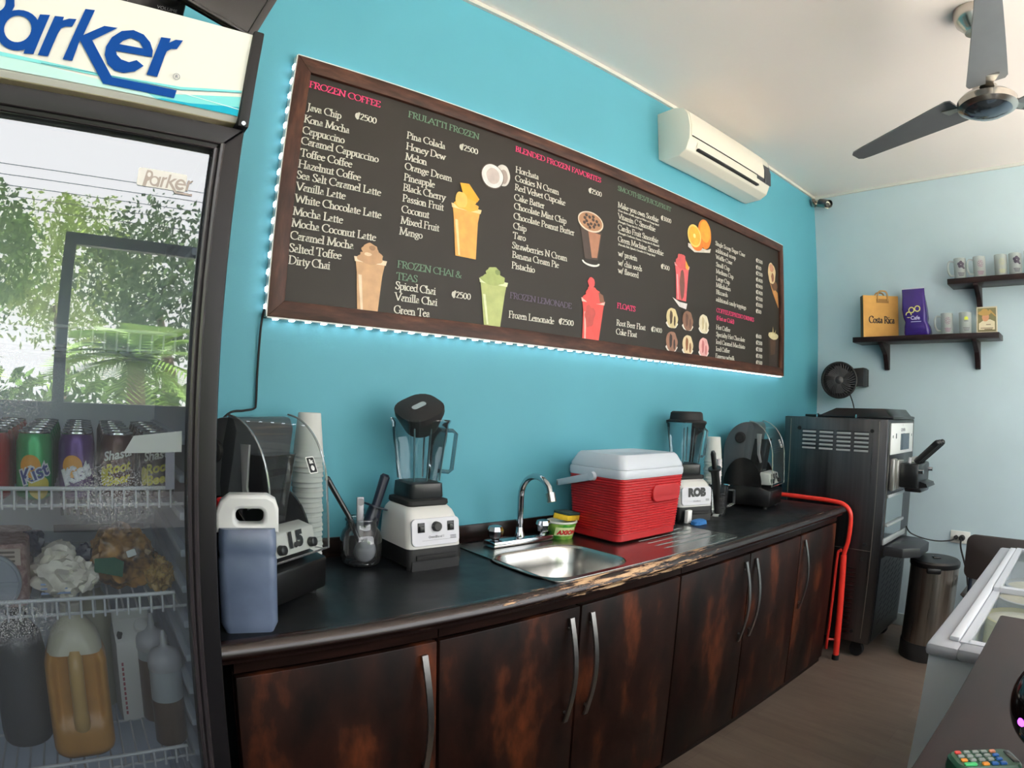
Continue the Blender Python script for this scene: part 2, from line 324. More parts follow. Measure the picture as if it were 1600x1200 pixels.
MENU=[
('FROZEN COFFEE', 0.407, 2.434, 0.671, 0.048, 'p'),
('Java Chip', 0.411, 2.35, 0.533, 0.043, 'w'),
('Kona Mocha', 0.406, 2.306, None, 0.043, 'w'),
('Cappuccino', 0.406, 2.266, None, 0.043, 'w'),
('Caramel Cappuccino', 0.406, 2.229, 0.685, 0.043, 'w'),
('Toffee Coffee', 0.408, 2.188, None, 0.043, 'w'),
('Hazelnut Coffee', 0.406, 2.149, None, 0.043, 'w'),
('Sea Salt Caramel Latte', 0.405, 2.112, None, 0.043, 'w'),
('Vanilla Latte', 0.408, 2.074, None, 0.043, 'w'),
('White Chocolate Latte', 0.409, 2.034, 0.714, 0.043, 'w'),
('Mocha Latte', 0.407, 1.992, None, 0.043, 'w'),
('Mocha Coconut Latte', 0.406, 1.954, 0.701, 0.043, 'w'),
('Caramel Mocha', 0.406, 1.914, None, 0.043, 'w'),
('Salted Toffee', 0.406, 1.874, None, 0.043, 'w'),
('Dirty Chai', 0.408, 1.836, 0.547, 0.043, 'w'),
('₡2500', 0.583, 2.368, 0.663, 0.043, 'w'),
('FRULATTI FROZEN', 0.783, 2.431, 1.094, 0.05, 'g'),
('Pina Colada', 0.785, 2.348, 0.946, 0.043, 'w'),
('Honey Dew', 0.786, 2.306, None, 0.043, 'w'),
('Melon', 0.787, 2.266, None, 0.043, 'w'),
('Orange Dream', 0.788, 2.23, 0.984, 0.043, 'w'),
('Pineapple', 0.788, 2.189, None, 0.043, 'w'),
('Black Cherry', 0.788, 2.151, 0.961, 0.043, 'w'),
('Passion Fruit', 0.789, 2.112, 0.957, 0.043, 'w'),
('Coconut', 0.789, 2.072, None, 0.043, 'w'),
('Mixed Fruit', 0.789, 2.032, 0.944, 0.043, 'w'),
('Mango', 0.787, 1.993, None, 0.043, 'w'),
('₡2500', 1.009, 2.368, 1.092, 0.043, 'w'),
('FROZEN CHAI &', 0.788, 1.878, 1.05, 0.05, 'g'),
('TEAS', 0.787, 1.837, 0.869, 0.05, 'g'),
('Spiced Chai', 0.786, 1.804, 0.945, 0.045, 'w'),
('Vanilla Chai', 0.787, 1.766, 0.954, 0.045, 'w'),
('Green Tea', 0.786, 1.723, 0.926, 0.045, 'w'),
('₡2500', 1.013, 1.805, 1.094, 0.045, 'w'),
('BLENDED FROZEN FAVORITES', 1.272, 2.436, 1.768, 0.048, 'p'),
('Horchata', 1.277, 2.346, None, 0.043, 'w'),
('Cookies N Cream', 1.277, 2.309, 1.512, 0.043, 'w'),
('Red Velvet Cupcake', 1.277, 2.271, 1.55, 0.043, 'w'),
('Cake Batter', 1.276, 2.229, None, 0.043, 'w'),
('Chocolate Mint Chip', 1.277, 2.192, 1.559, 0.043, 'w'),
('Chocolate Peanut Butter', 1.277, 2.151, 1.607, 0.043, 'w'),
('Chip', 1.277, 2.111, None, 0.043, 'w'),
('Taro', 1.277, 2.072, None, 0.043, 'w'),
('Strawberries N Cream', 1.275, 2.032, 1.568, 0.043, 'w'),
('Banana Cream Pie', 1.277, 1.995, 1.522, 0.043, 'w'),
('Pistachio', 1.277, 1.953, None, 0.043, 'w'),
('₡2500', 1.69, 2.369, 1.773, 0.043, 'w'),
('FROZEN LEMONADE', 1.274, 1.836, 1.601, 0.048, 'v'),
('Frozen Lemonade', 1.272, 1.761, 1.505, 0.043, 'w'),
('₡2500', 1.532, 1.766, 1.615, 0.043, 'w'),
('SMOOTHIES/JUICE/FRUIT', 1.882, 2.432, 2.293, 0.048, 'g'),
('Make you own Soothie', 1.883, 2.349, 2.187, 0.045, 'w'),
('Vitamin C Smoothie', 1.885, 2.295, 2.161, 0.045, 'w'),
('Cardio Fruit Smoothie', 1.884, 2.241, 2.184, 0.045, 'w'),
('Green Machine Smoothie', 1.885, 2.186, 2.226, 0.045, 'w'),
('w/ protein', 1.888, 2.119, 2.022, 0.045, 'w'),
('w/ chia seeds', 1.888, 2.076, 2.058, 0.045, 'w'),
('w/ flaxseed', 1.889, 2.04, 2.032, 0.045, 'w'),
('(Your choice of milk, yogurt or Water or Orange Juice)', 1.885, 2.33, 2.189, 0.016, 'w'),
('(Pineapple, Orange Juice & Ginger)', 1.886, 2.277, 2.061, 0.016, 'w'),
('(Pineapple, Cranberries, Banana, Orange juice & Almonds)', 1.886, 2.223, 2.191, 0.016, 'w'),
('(Avocado, Kale, Spinach, Cucumber & Orange Juice)', 1.887, 2.168, 2.158, 0.016, 'w'),
('₡3000', 2.208, 2.369, 2.292, 0.045, 'w'),
('₡500', 2.207, 2.12, 2.276, 0.045, 'w'),
('FLOATS', 1.885, 1.878, 2.013, 0.05, 'p'),
('Root Beer Float', 1.883, 1.8, 2.09, 0.043, 'w'),
('Coke Float', 1.882, 1.76, 2.028, 0.043, 'w'),
('₡2400', 2.135, 1.801, 2.218, 0.043, 'w'),
('Single Scoop Sugar Cone', 2.709, 2.349, 3.042, 0.036, 'w'),
('₡1500', 3.181, 2.349, 3.265, 0.04, 'w'),
('additional scoop', 2.71, 2.309, 2.931, 0.036, 'w'),
('₡500', 3.179, 2.306, 3.246, 0.04, 'w'),
('Waffle Cone', 2.712, 2.271, None, 0.036, 'w'),
('₡2500', 3.178, 2.268, 3.262, 0.04, 'w'),
('Small Cup', 2.713, 2.229, None, 0.036, 'w'),
('₡1400', 3.177, 2.228, 3.261, 0.04, 'w'),
('Medium Cup', 2.712, 2.19, None, 0.036, 'w'),
('₡1900', 3.175, 2.189, 3.26, 0.04, 'w'),
('Large Cup', 2.712, 2.15, None, 0.036, 'w'),
('₡2400', 3.175, 2.15, 3.259, 0.04, 'w'),
('Milkshakes', 2.711, 2.112, None, 0.036, 'w'),
('₡2500', 3.174, 2.111, 3.258, 0.04, 'w'),
('Blizzards', 2.711, 2.073, None, 0.036, 'w'),
('₡3000', 3.174, 2.072, 3.257, 0.04, 'w'),
('additional candy toppings', 2.709, 2.032, 3.048, 0.036, 'w'),
('₡500', 3.173, 2.032, 3.24, 0.04, 'w'),
('COFFEE/ESPRESSO DRINKS', 2.716, 1.972, 3.145, 0.04, 'p'),
('(Hot or Cold)', 2.717, 1.93, 2.907, 0.04, 'p'),
('Hot Coffee', 2.713, 1.878, 2.864, 0.038, 'w'),
('₡600', 3.174, 1.879, 3.241, 0.038, 'w'),
('Specialty Hot Chocolate', 2.714, 1.839, 3.035, 0.038, 'w'),
('₡2500', 3.175, 1.84, 3.254, 0.038, 'w'),
('Iced Caramel Macchiato', 2.713, 1.798, 3.036, 0.038, 'w'),
('₡2300', 3.176, 1.8, 3.255, 0.038, 'w'),
('Iced Coffee', 2.713, 1.759, 2.86, 0.038, 'w'),
('₡1700', 3.177, 1.76, 3.256, 0.038, 'w'),
('Espresso w/milk', 2.71, 1.72, 2.915, 0.038, 'w'),
('₡1500', 3.178, 1.72, 3.258, 0.038, 'w')]
# ------------------------------------------------------------------ the room
XR, ZC, YF, XL = 4.195, 3.065, -3.06, -1.75
def struct(name, mb, m, **kw): return ob(name, mb, m, kind='structure', **kw)
def boxm(*a, **kw): return MB().box(*a, **kw)
x = N('vinyl_plank_floor'); b = x.pbsdf(None, .5)
tc = x.n('TexCoord'); mp = x.n('Mapping'); x.l(tc.outputs['Object'], mp.inputs[0]); mp.inputs['Rotation'].default_value = (0, 0, PI/2)
br = x.n('TexBrick'); x.l(mp.outputs[0], br.inputs['Vector']); br.inputs['Color1'].default_value = lin('60554b'); br.inputs['Color2'].default_value = lin('675c52'); br.inputs['Mortar'].default_value = lin('5b5047')
br.inputs['Scale'].default_value = 1; br.inputs['Mortar Size'].default_value = .0015; br.inputs['Brick Width'].default_value = 1.2; br.inputs['Row Height'].default_value = .15
f = x.noise((9, 1.5, 1), 1.6, 6, .65); mx = x.n('MixRGB', _blend_type='MULTIPLY'); mx.inputs[0].default_value = .8; x.l(br.outputs[0], mx.inputs[1])
x.l(x.ramp(f, [(.3, (.6, .57, .55, 1)), (.7, (1, 1, 1, 1))]), mx.inputs[2]); x.l(mx.outputs[0], b.inputs['Base Color']); FLOORM = x.m
struct('floor', boxm(XL-.1, YF-.1, -.1, XR+.1, .1, 0), FLOORM)
struct('ceiling', boxm(XL-.1, YF-.1, ZC, XR+.1, .1, ZC+.15), CEILP)
struct('wall_back', boxm(XL-.1, 0, 0, XR+.1, .12, ZC), TEAL)
struct('wall_right', boxm(XR, YF-.1, 0, XR+.12, 0, ZC), PALETEAL)
struct('wall_left', boxm(XL-.12, YF-.1, 0, XL, 0, ZC), PALETEAL)
struct('wall_front', MB().box(XL, YF-.1, 0, 1.1, YF, 1.34).box(1.1, YF-.1, 0, XR, YF, .8), P('4a3a30', .6))  # unseen low wall; left sill raised to darken the fridge reflection
struct('baseboard_right', boxm(XR-.014, -3.0, 0, XR, -.002, .085, bev=.004), P('a9b5b6', .5))
mb = MB(); mb.box(.09, -.016, ZC-.02, XR, 0, ZC); struct('trim_1', mb, P('d4d0c8', .6))
mb = MB(); mb.box(XR-.016, -3.0, ZC-.02, XR, -.017, ZC); struct('trim_2', mb, P('cfd0ca', .6))
# shop front: a dark window frame with a transom across the left bay
mb = MB(); DKF = P('1b1d21', .45)
mb.box(-.33, YF-.06, .8, -.27, YF, 2.2); mb.box(-.33, YF-.05, 2.14, 1.1, YF, 2.2); mb.box(1.1, YF-.06, .8, 1.16, YF, ZC); mb.box(XL, YF-.06, .8, XL+.07, YF, ZC); mb.box(XR-.07, YF-.06, .8, XR, YF, ZC)
mb.box(XL, YF-.06, ZC-.07, XR, YF, ZC); struct('window_1', mb, DKF)
# outside: paved ground, palms and trees in front of a white sky (seen mirrored in the fridge door)
x = N('pale_paving'); b = x.pbsdf(None, .8); x.l(x.ramp(x.noise(freq=.8), [(.3, lin('c6c0ba')), (.7, lin('d8d3ce'))]), b.inputs['Base Color'])
struct('ground', boxm(-25, -40, -.25, 30, YF-.1, -.02), x.m)
LEAF = [P('5f7f3c', .55, var=.35), P('7b9a4a', .5, var=.35), P('94aa58', .5, var=.3), P('4f6a3a', .6, var=.35)]
BARK = P('6b5a48', .8, var=.3)
def palm(x, y, h, sc, mi, label):
    t = thing('palm_tree', label, 'palm tree', (x, y, -.02), 0, None)
    m = MB(); m.tube([(x, y, -.02), (x+.1, y, h*.5), (x+.05, y+.1, h)], [.16, .12, .1], n=10); ob('trunk', m, BARK, t)
    m = MB(); rnd = random.Random(int(x*100))
    for k in range(26):
        a = k*2.4+rnd.random()*.4; el = rnd.uniform(-.5, 1.1); L = sc*rnd.uniform(.8, 1.15); pv = Vector((x+.05, y+.1, h)); dirv = Vector((math.cos(a)*math.cos(el), math.sin(a)*math.cos(el), math.sin(el)))
        prev = None
        for i in range(9):
            q = pv+dirv*(L*i/8)+Vector((0, 0, -.55*L*(i/8)**2)); sd = Vector((-math.sin(a), math.cos(a), 0))
            if i > 0:
                for sg in (-1, 1):
                    for e in range(3):
                        b0 = prev.lerp(q, e/3); ln = sc*.34*(1-.6*abs(i/8-.4)); tip = b0+sd*sg*ln+dirv*ln*.55+Vector((0, 0, -ln*.35)); wv = dirv*.018*sc
                        m.quad([b0-wv, b0+wv, tip, tip], 0) if False else m.f([m.v(b0-wv), m.v(b0+wv), m.v(tip)], 0)
            prev = q
    o = ob('fronds', m, LEAF[mi], t, ext=1); return t
def tree(x, y, h, r, mi, label):
    t = thing('shade_tree', label, 'tree', (x, y, -.02), 0, None); rnd = random.Random(int(x*77)+5)
    m = MB(); m.tube([(x, y, -.02), (x+.2, y, h*.45), (x-.1, y, h*.8)], [.2, .15, .07], n=8); ob('trunk', m, BARK, t)
    m = MB()
    for k in range(5200):
        d = Vector((rnd.gauss(0, 1), rnd.gauss(0, 1), rnd.gauss(0, 1))).normalized()*r*rnd.uniform(.35, 1)**.6
        p = Vector((x, y, h))+Vector((d.x, d.y*.8, d.z*.85)); p += Vector((mnoise.noise(p*.9), 0, mnoise.noise(p*.9+Vector((9, 0, 0)))))*r*.4
        u = Vector((rnd.gauss(0, 1), rnd.gauss(0, 1), rnd.gauss(0, 1))).normalized(); w_ = u.orthogonal().normalized(); s_ = rnd.uniform(.04, .1)
        m.quad([p-u*s_, p+w_*s_*.5, p+u*s_, p-w_*s_*.5])
    ob('crown', m, LEAF[mi], t, ext=1); return t
palm(-2.25, -7.6, 1.75, 1.15, 2, 'young palm with yellow-green fronds outside, mirrored at left of the fridge glass')
palm(.35, -7.4, 1.75, 1.15, 1, 'full green palm outside, mirrored in the middle of the fridge glass')
palm(2.9, -8.0, 1.9, 1.2, 2, 'palm outside, mirrored near the right edge of the fridge glass')
tree(-3.0, -11.5, 3.6, 1.9, 0, 'green tree outside at left in the fridge reflection')
tree(1.3, -12.5, 3.5, 1.8, 3, 'tree outside at right in the fridge reflection, behind the palms')
tree(-.9, -15.0, 3.9, 2.0, 2, 'paler tree outside between the other two in the fridge reflection')
t = thing('hedge', 'green hedge added outside behind the palms to darken the fridge reflection', 'hedge', (-.2, -9.9, -.02)); m = MB(); rnd = random.Random(3)  # added to block the bright horizon in the fridge door reflection
for k in range(5200):
    p = Vector((rnd.uniform(-6, 5.6), -9.9+rnd.uniform(-.35, .35), rnd.uniform(0, 1.55)+.25*mnoise.noise(Vector((k*.01, 0, 0))))); u = Vector((rnd.gauss(0, 1), rnd.gauss(0, 1), rnd.gauss(0, 1))).normalized(); w_ = u.orthogonal().normalized(); s_ = rnd.uniform(.06, .15)
    m.quad([p-u*s_, p+w_*s_*.5, p+u*s_, p-w_*s_*.5])
ob('foliage', m, LEAF[0], t, ext=1)
t = thing('power_line', 'overhead wires between two poles, crossing the white sky in the fridge reflection', 'power line', (0, -9, -.02))
for xp in (-9, 9): m = MB(); m.tube([(xp, -9, -.02), (xp, -9, 5.0)], [.13, .1], n=10); ob('pole', m, BARK, t)
for k in range(5): z0 = 4.0+k*.14; m = MB(); m.tube([(-9+18*i/12, -9.0, z0-.25*math.sin(PI*i/12)+.02*k*i/12) for i in range(13)], .006, n=5); ob('wire', m, P('22242a', .6), t)

# ------------------------------------------------------------------ kitchen run
x = N('slate_counter_tile'); b = x.pbsdf(None, .33, Specular_IOR_Level=.3)
tc = x.n('TexCoord'); mp = x.n('Mapping'); x.l(tc.outputs['Object'], mp.inputs[0]); mp.inputs['Location'].default_value = (-.072, 0, 0)
br = x.n('TexBrick'); br.offset = 0; x.l(mp.outputs[0], br.inputs['Vector']); br.inputs['Color1'].default_value = lin('101214'); br.inputs['Color2'].default_value = lin('131517'); br.inputs['Mortar'].default_value = lin('08090a')
br.inputs['Scale'].default_value = 1; br.inputs['Mortar Size'].default_value = .003; br.inputs['Brick Width'].default_value = .313; br.inputs['Row Height'].default_value = .7
f = x.noise(freq=9, detail=6); mx = x.n('MixRGB', _blend_type='MULTIPLY'); mx.inputs[0].default_value = 1; x.l(br.outputs[0], mx.inputs[1]); x.l(x.ramp(f, [(.3, (.75,)*3+(1,)), (.7, (1.1, 1.1, 1.1, 1))]), mx.inputs[2]); x.l(mx.outputs[0], b.inputs['Base Color'])
x.l(x.ramp(f, [(.3, (.3,)*3+(1,)), (.7, (.45,)*3+(1,))]), b.inputs['Roughness']); TILE = x.m
CZ, CX0, CX1 = .92, .09, 3.235
ct = thing('worktop', 'long dark tiled worktop with worn wooden front edge under the menu board', 'worktop', (1.66, -.3, CZ-.05))
mb = MB(); mb.flat([[(CX0, -.578), (CX1, -.578), (CX1, -.002), (CX0, -.002)], rr2(.42, .36, .1, 1.24, -.39)], Matrix.Translation((0, 0, CZ-.018)), .018)
ob('tile_top', mb, TILE, ct)
# nosing: moulded wood edge; paint chipped along the sink stretch
x = N('chipped_wood_edge'); b = x.pbsdf(None, .28); f = x.noise((4, 34, 34), 1.7, 9, .74); tc = x.n('TexCoord'); sp = x.n('SeparateXYZ'); x.l(tc.outputs['Object'], sp.inputs[0])
mr = x.n('MapRange'); x.l(sp.outputs['X'], mr.inputs[0]); mr.inputs[1].default_value = -.95; mr.inputs[2].default_value = -.45; m1 = x.n('MapRange'); x.l(sp.outputs['X'], m1.inputs[0]); m1.inputs[1].default_value = .3; m1.inputs[2].default_value = .02
mu = x.n('Math', _operation='MULTIPLY'); x.l(mr.outputs[0], mu.inputs[0]); x.l(m1.outputs[0], mu.inputs[1])
mu2 = x.n('Math', _operation='MULTIPLY_ADD'); x.l(mu.outputs[0], mu2.inputs[0]); mu2.inputs[1].default_value = .15; x.l(f, mu2.inputs[2])
x.l(x.ramp(mu2.outputs[0], [(.62, lin('1b0f0d')), (.66, lin('3a231a')), (.68, lin('b08a66')), (.8, lin('cfae88'))]), b.inputs['Base Color'])
x.l(x.ramp(mu2.outputs[0], [(.62, (.24,)*3+(1,)), (.68, (.7,)*3+(1,))]), b.inputs['Roughness']); NOSE = x.m
mb = MB(); pf = [(-.577, .921), (-.585, .922), (-.596, .919), (-.605, .913), (-.611, .904), (-.612, .895), (-.607, .887), (-.598, .883), (-.592, .881), (-.592, .872), (-.575, .872)]
mb.prism(pf, 'x', CX0, CX1+.012); ob('edge_moulding', mb, NOSE, ct)
mb = MB(); mb.box(CX0, -.012, CZ, CX1, -.001, .985, bev=.002); ob('backsplash_strip', mb, EDGEDARK, ct)
# cabinets
def handle(mb, x, z0, z1, y):
    pts = [(x, y-.006-.032*math.sin(PI*i/14), z1+(z0-z1)*i/14) for i in range(15)]; w = .0085
    for i, p in enumerate(pts): pass
    mb.loft([[(p[0]-w, p[1]-.0035, p[2]), (p[0]+w, p[1]-.0035, p[2]), (p[0]+w, p[1]+.0035, p[2]), (p[0]-w, p[1]+.0035, p[2])] for p in pts])
    for zz in (z0+.035, z1-.035): mb.tube([(x, y-.018, zz), (x, y+.002, zz)], .005, n=8)
def cabinet(x0, x1, doors, label):
    t = thing('base_cabinet', label, 'cabinet', ((x0+x1)/2, -.3, 0), 0, 'dark stained base cabinets under the worktop')
    mb = MB(); yb, yf = -.015, -.545
    mb.box(x0+.002, yf, .04, x0+.02, yb, .87); mb.box(x1-.02, yf, .04, x1-.002, yb, .87); mb.box(x0+.02, yf, .04, x1-.02, yb, .06); mb.box(x0+.02, yb-.012, .06, x1-.02, yb, .87)
    mb.box(x0+.002, yf-.024, .838, x1-.002, yf+.02, .872); mb.box(x0+.002, yf-.012, 0, x1-.002, yf+.01, .04)
    ob('carcass', mb, EDGEDARK, t)
    for a, b_, hs in doors:
        mb = MB(); mb.box(a+.004, -.571, .035, b_-.004, -.547, .828, bev=.003); d = ob('door', mb, CABWOOD, t)
        mb = MB(); handle(mb, a+.045 if hs < 0 else b_-.045, .44, .8, -.571); ob('handle', mb, HANDLE, d, label='curved brushed metal handle')

HANDLE = P('a5a39f', .32, 1)
cabinet(.128, .651, [(.128, .651, 1)], 'dark stained cabinet beside the fridge, single door with handle at its right')
cabinet(.651, 1.686, [(.651, 1.164, 1), (1.164, 1.686, -1)], 'dark stained double-door cabinet under the sink, second from the fridge')
cabinet(1.686, 2.735, [(1.686, 2.211, 1), (2.211, 2.735, -1)], 'dark stained double-door cabinet under the drainboard, third from the fridge')
cabinet(2.735, 3.225, [(2.735, 3.225, -1)], 'dark stained single-door cabinet at the far end by the red tube frame')
# sink
sk = thing('sink', 'stainless steel inset sink with drainboard in the dark worktop', 'sink', (1.55, -.31, CZ))
mb = MB(); mb.flat([rr2(1.03, .53, .03, 1.565, -.315), rr2(.4, .34, .1, 1.24, -.39, 8)], Matrix.Translation((0, 0, CZ+.003)), .0022, bev=.0012)
ob('sink_deck', mb, SINKST, sk)
mb = MB(); R = []
for w_, d_, r_, z_ in ((.412, .352, .105, .926), (.402, .342, .1, .925), (.392, .332, .1, .915), (.375, .315, .1, .86), (.35, .29, .1, .785), (.3, .24, .09, .765), (.08, .08, .039, .758)): R.append(rr(w_, d_, r_, z_, 8, 1.24, -.39))
mb.loft(R, cap=(False, True)); ob('bowl', mb, SINKST, sk, ext=1, ang=60)
mb = MB(); mb.lathe([(.034, .759), (.038, .762), (.03, .763), (.012, .76)], (1.24, -.39, 0)); ob('drain', mb, CHROME, sk)
mb = MB()
for k in range(9):
    y = -.5+.045*k; mb.tube([(1.66, y, .9215), (1.68, y, .9235), (2.0, y, .9235), (2.03, y, .9215)], .0055, n=8)
obs('drain_ridge', mb, SINKST, sk, kind=None)
fa = thing('faucet', 'chrome swan-neck faucet with two knobs behind the sink bowl', 'faucet', (1.28, -.12, CZ+.006))
mb = MB(); mb.box(1.135, -.165, .9265, 1.42, -.095, .95, bev=.008); ob('base', mb, CHROME, fa)
mb = MB(); pts = [(1.28, -.125, .948), (1.28, -.125, 1.08)]+[(1.28, -.125-.083+.083*math.cos(a), 1.1+.083*math.sin(a)) for a in [PI*i/14 for i in range(12)]]
q = pts[-1]; pts += [(1.28, q[1]-.012, q[2]-.03)]; mb.tube(pts, .0115, n=14); mb.lathe([(.02, .948), (.02, .956), (.0155, .97), (.0125, .985)], (1.28, -.125, 0)); ob('spout', mb, CHROME, fa)
e = pts[-1]; mb = MB(); mb.tube([(1.28, e[1]+.004, e[2]+.012), (1.28, e[1]-.006, e[2]-.018)], .0165, n=14); ob('aerator', mb, NICKEL, fa)
for xk in (1.165, 1.392):
    mb = MB(); mb.lathe([(.014, .95), (.014, .958), (.026, .962), (.029, .985), (.024, 1.0), (.012, 1.004)], (xk, -.13, 0), n=8); ob('knob', mb, CHROME, fa, ang=20)
# ------------------------------------------------------------------ menu board on the wall
bd = thing('menu_board', 'long black menu board in a walnut frame lit round its edge, on the teal wall', 'menu board', (1.95, 0, 2.1))
bx0, bx1, bz0, bz1 = .351, 3.543, 1.667, 2.533; fw = .052
def rail(poly): m = MB(); m.prism(poly, 'y', -.035, -.001, bev=.002); return m
for nm, poly in (('top', [(bx0, bz1), (bx1, bz1), (bx1-fw, bz1-fw), (bx0+fw, bz1-fw)]), ('bottom', [(bx0, bz0), (bx0+fw, bz0+fw), (bx1-fw, bz0+fw), (bx1, bz0)]),
                 ('left', [(bx0, bz0), (bx0, bz1), (bx0+fw, bz1-fw), (bx0+fw, bz0+fw)]), ('right', [(bx1, bz0), (bx1-fw, bz0+fw), (bx1-fw, bz1-fw), (bx1, bz1)])):
    ob('frame_rail', rail(poly), FRAMEW if nm in ('top', 'bottom') else FRAMEV, bd)
mb = MB(); n = 60; zz = (bz0+fw-.004, bz1-fw+.004); rows = []
for j in range(13):
    z_ = zz[0]+(zz[1]-zz[0])*j/12; rows.append([(bx0+fw-.004+(bx1-bx0-2*fw+.008)*i/n, -.02+.0012*mnoise.noise(Vector((i*.35, j*.5, 2))), z_) for i in range(n+1)])
mb.loft(rows, cap=(False, False), close=False); ban = ob('banner', mb, BANNER, bd, ang=80)
COL = {'w': 0, 'p': 1, 'g': 2, 'v': 3}
CAPS = {.048: .0225, .043: .0255, .05: .0235, .045: .0255, .016: .0095, .036: .0235, .04: .0225, .038: .0235}
lm = MB()
for txt, x_, z_, xe, cap, c in MENU:
    cp = CAPS[cap]; na = natural(txt)*cp; sx = (xe-x_)/na if xe else DEFSX
    if txt[0] == '\u20a1': cp = .0235; sx = (xe-x_)/(natural(txt)*cp)
    if xe: DEFSX = sx if c == 'w' and len(txt) > 6 else (DEFSX if 'DEFSX' in globals() else sx)
    serif(lm, txt, FRONT(x_, -.0225, z_), cp, sx, COL[c], .14 if cap > .02 else .2, .075)
ob('lettering', lm, [P('d9d4c8', .6), P('d8366c', .6), P('5d7a63', .6), P('5d5064', .6)], ban, ext=1)
def flatart(name, layers, label):
    """a printed picture: (outline, colour) layers in board x,z"""
    m = MB(); mats = []
    for i, (pl, c) in enumerate(layers): m.flat([pl], FRONT(0, -.0226-.00012*i, 0), 0, i); mats.append(P(c, .55, var=.12, freq=30))
    return ob('printed_picture', m, mats, ban, label, ext=1)
def blobp(cx, cy, rx, ry, seed, amp=.18, n=30):
    return [(cx+rx*(1+amp*mnoise.noise(Vector((math.cos(a)*1.7, math.sin(a)*1.7, seed))))*math.cos(a), cy+ry*(1+amp*mnoise.noise(Vector((math.cos(a)*1.7, math.sin(a)*1.7, seed+9))))*math.sin(a)) for a in [2*PI*i/n for i in range(n)]]
def cupart(xl, xr, bl, br, zt, zb, top, body, light, foam, label, extra=()):
    L = [([(xl, zt), (xr, zt), (xr-.008, zt-.045), (br, zb), (bl, zb), (xl+.008, zt-.045)], body), ([(xl-.006, zt+.008), (xr+.006, zt+.008), (xr+.002, zt-.008), (xl-.002, zt-.008)], light)]
    cx = (xl+xr)/2; w_ = (xr-xl)
    L += [(blobp(cx, zt+.012, w_*.44, (top-zt)*.42, zt*7+xl, .35), foam), (blobp(cx-.004, zt+(top-zt)*.6, w_*.3, (top-zt)*.42, xl*9, .4), foam)]
    L += [([(bl+.012, zb+.004), (bl+.02, zb+.004), (xl+.026, zt-.05), (xl+.014, zt-.05)], light)]
    return flatart('c', L+list(extra), label)
cupart(.633, .742, .652, .725, 1.884, 1.712, 1.938, 'c2986f', 'e6cdb0', 'b58c66', 'printed coffee frappe cup with whipped top', [(blobp(.69, 1.928, .012, .008, 3), '8f6a4a'), (blobp(.676, 1.905, .014, .006, 5), 'd9bd9c')])
cupart(.994, 1.117, 1.018, 1.108, 2.142, 1.957, 2.19, 'e0a04c', 'f0cf94', 'e8a63c', 'printed mango shake cup with fruit slices', [([(1.02, 2.235), (1.06, 2.24), (1.11, 2.19), (1.1, 2.175), (1.04, 2.185)], 'e8a020'), (blobp(1.03, 2.17, .028, .03, 8), 'f0b95a')])
flatart('coconut', [(blobp(1.215, 2.315, .035, .045, 4, .05), 'd8cfc8'), (blobp(1.219, 2.31, .02, .03, 4, .05), 'a08f86'), (blobp(1.165, 2.298, .055, .052, 2, .04), '4a3a32'), (blobp(1.166, 2.299, .051, .048, 2, .04), 'e9e4e0'), (blobp(1.168, 2.3, .032, .032, 6, .06), 'c2b2ac')], 'printed coconut halves')
flatart('choc', [([(1.64, 2.21), (1.775, 2.2), (1.752, 2.07), (1.672, 2.065)], '3a2a22'), ([(1.69, 2.19), (1.768, 2.19), (1.748, 2.08), (1.715, 2.075)], '9c6a50'), (circ2(1.705, 2.235, .08, .046), 'd9c8b4'), (circ2(1.705, 2.236, .073, .04), 'a07454')]+[(blobp(1.705+.055*math.cos(k*2.4)*(k/16)**.5, 2.237+.03*math.sin(k*2.4)*(k/16)**.5, .009, .007, k), '2e1c14') for k in range(2, 16)]+[(circ2(1.708, 2.055, .055, .02, 20, 180, 360)+circ2(1.708, 2.055, .045, .011, 20, 180, 360)[::-1], 'e6e2dc')], 'printed chocolate shake seen from above')
cupart(1.133, 1.256, 1.158, 1.233, 1.884, 1.72, 1.938, 'a9b06e', 'd6dbb0', '98a35f', 'printed green tea frappe cup', [(blobp(1.21, 1.925, .012, .01, 3), '78864a')])
cupart(1.662, 1.798, 1.668, 1.768, 1.885, 1.712, 1.945, 'd4453f', 'e8b0a6', 'dd4540', 'printed strawberry lemonade cup', [([(1.76, 1.93), (1.79, 1.92), (1.8, 1.89), (1.77, 1.885)], '7a4a34'), (blobp(1.715, 1.965, .022, .022, 6), 'e2484a'), (blobp(1.71, 1.82, .03, .05, 2, .4), 'b0413a'), ([(1.65, 1.72), (1.79, 1.708), (1.74, 1.7), (1.68, 1.703)], 'e4dcd8')])
flatart('oranges', [([(2.44, 2.3), (2.62, 2.3), (2.66, 2.315), (2.65, 2.29), (2.5, 2.262), (2.44, 2.28)], 'cfc6bc'), (blobp(2.6, 2.385, .065, .082, 3, .06), 'd9761c'), (blobp(2.605, 2.4, .052, .06, 3, .06), 'e6962c'), (blobp(2.52, 2.32, .062, .045, 1, .05), 'dd6d1a'), (circ2(2.5, 2.352, .064, .062), 'e8c068'), (circ2(2.5, 2.352, .054, .052), 'eaa430'), (circ2(2.5, 2.352, .012, .012), 'f0d48a')], 'printed orange and orange half')
cupart(2.322, 2.446, 2.334, 2.42, 2.165, 1.985, 2.23, 'c9545a', 'dfa0a0', 'b5484a', 'printed berry smoothie cup', [(blobp(2.385, 2.07, .022, .075, 1, .2), '6a4038'), ([(2.415, 2.2), (2.445, 2.17), (2.435, 2.15), (2.415, 2.16)], 'd8932f'), ([(2.3, 1.99), (2.36, 1.975), (2.43, 1.975), (2.42, 1.945), (2.36, 1.95)], 'dcd4d2')])
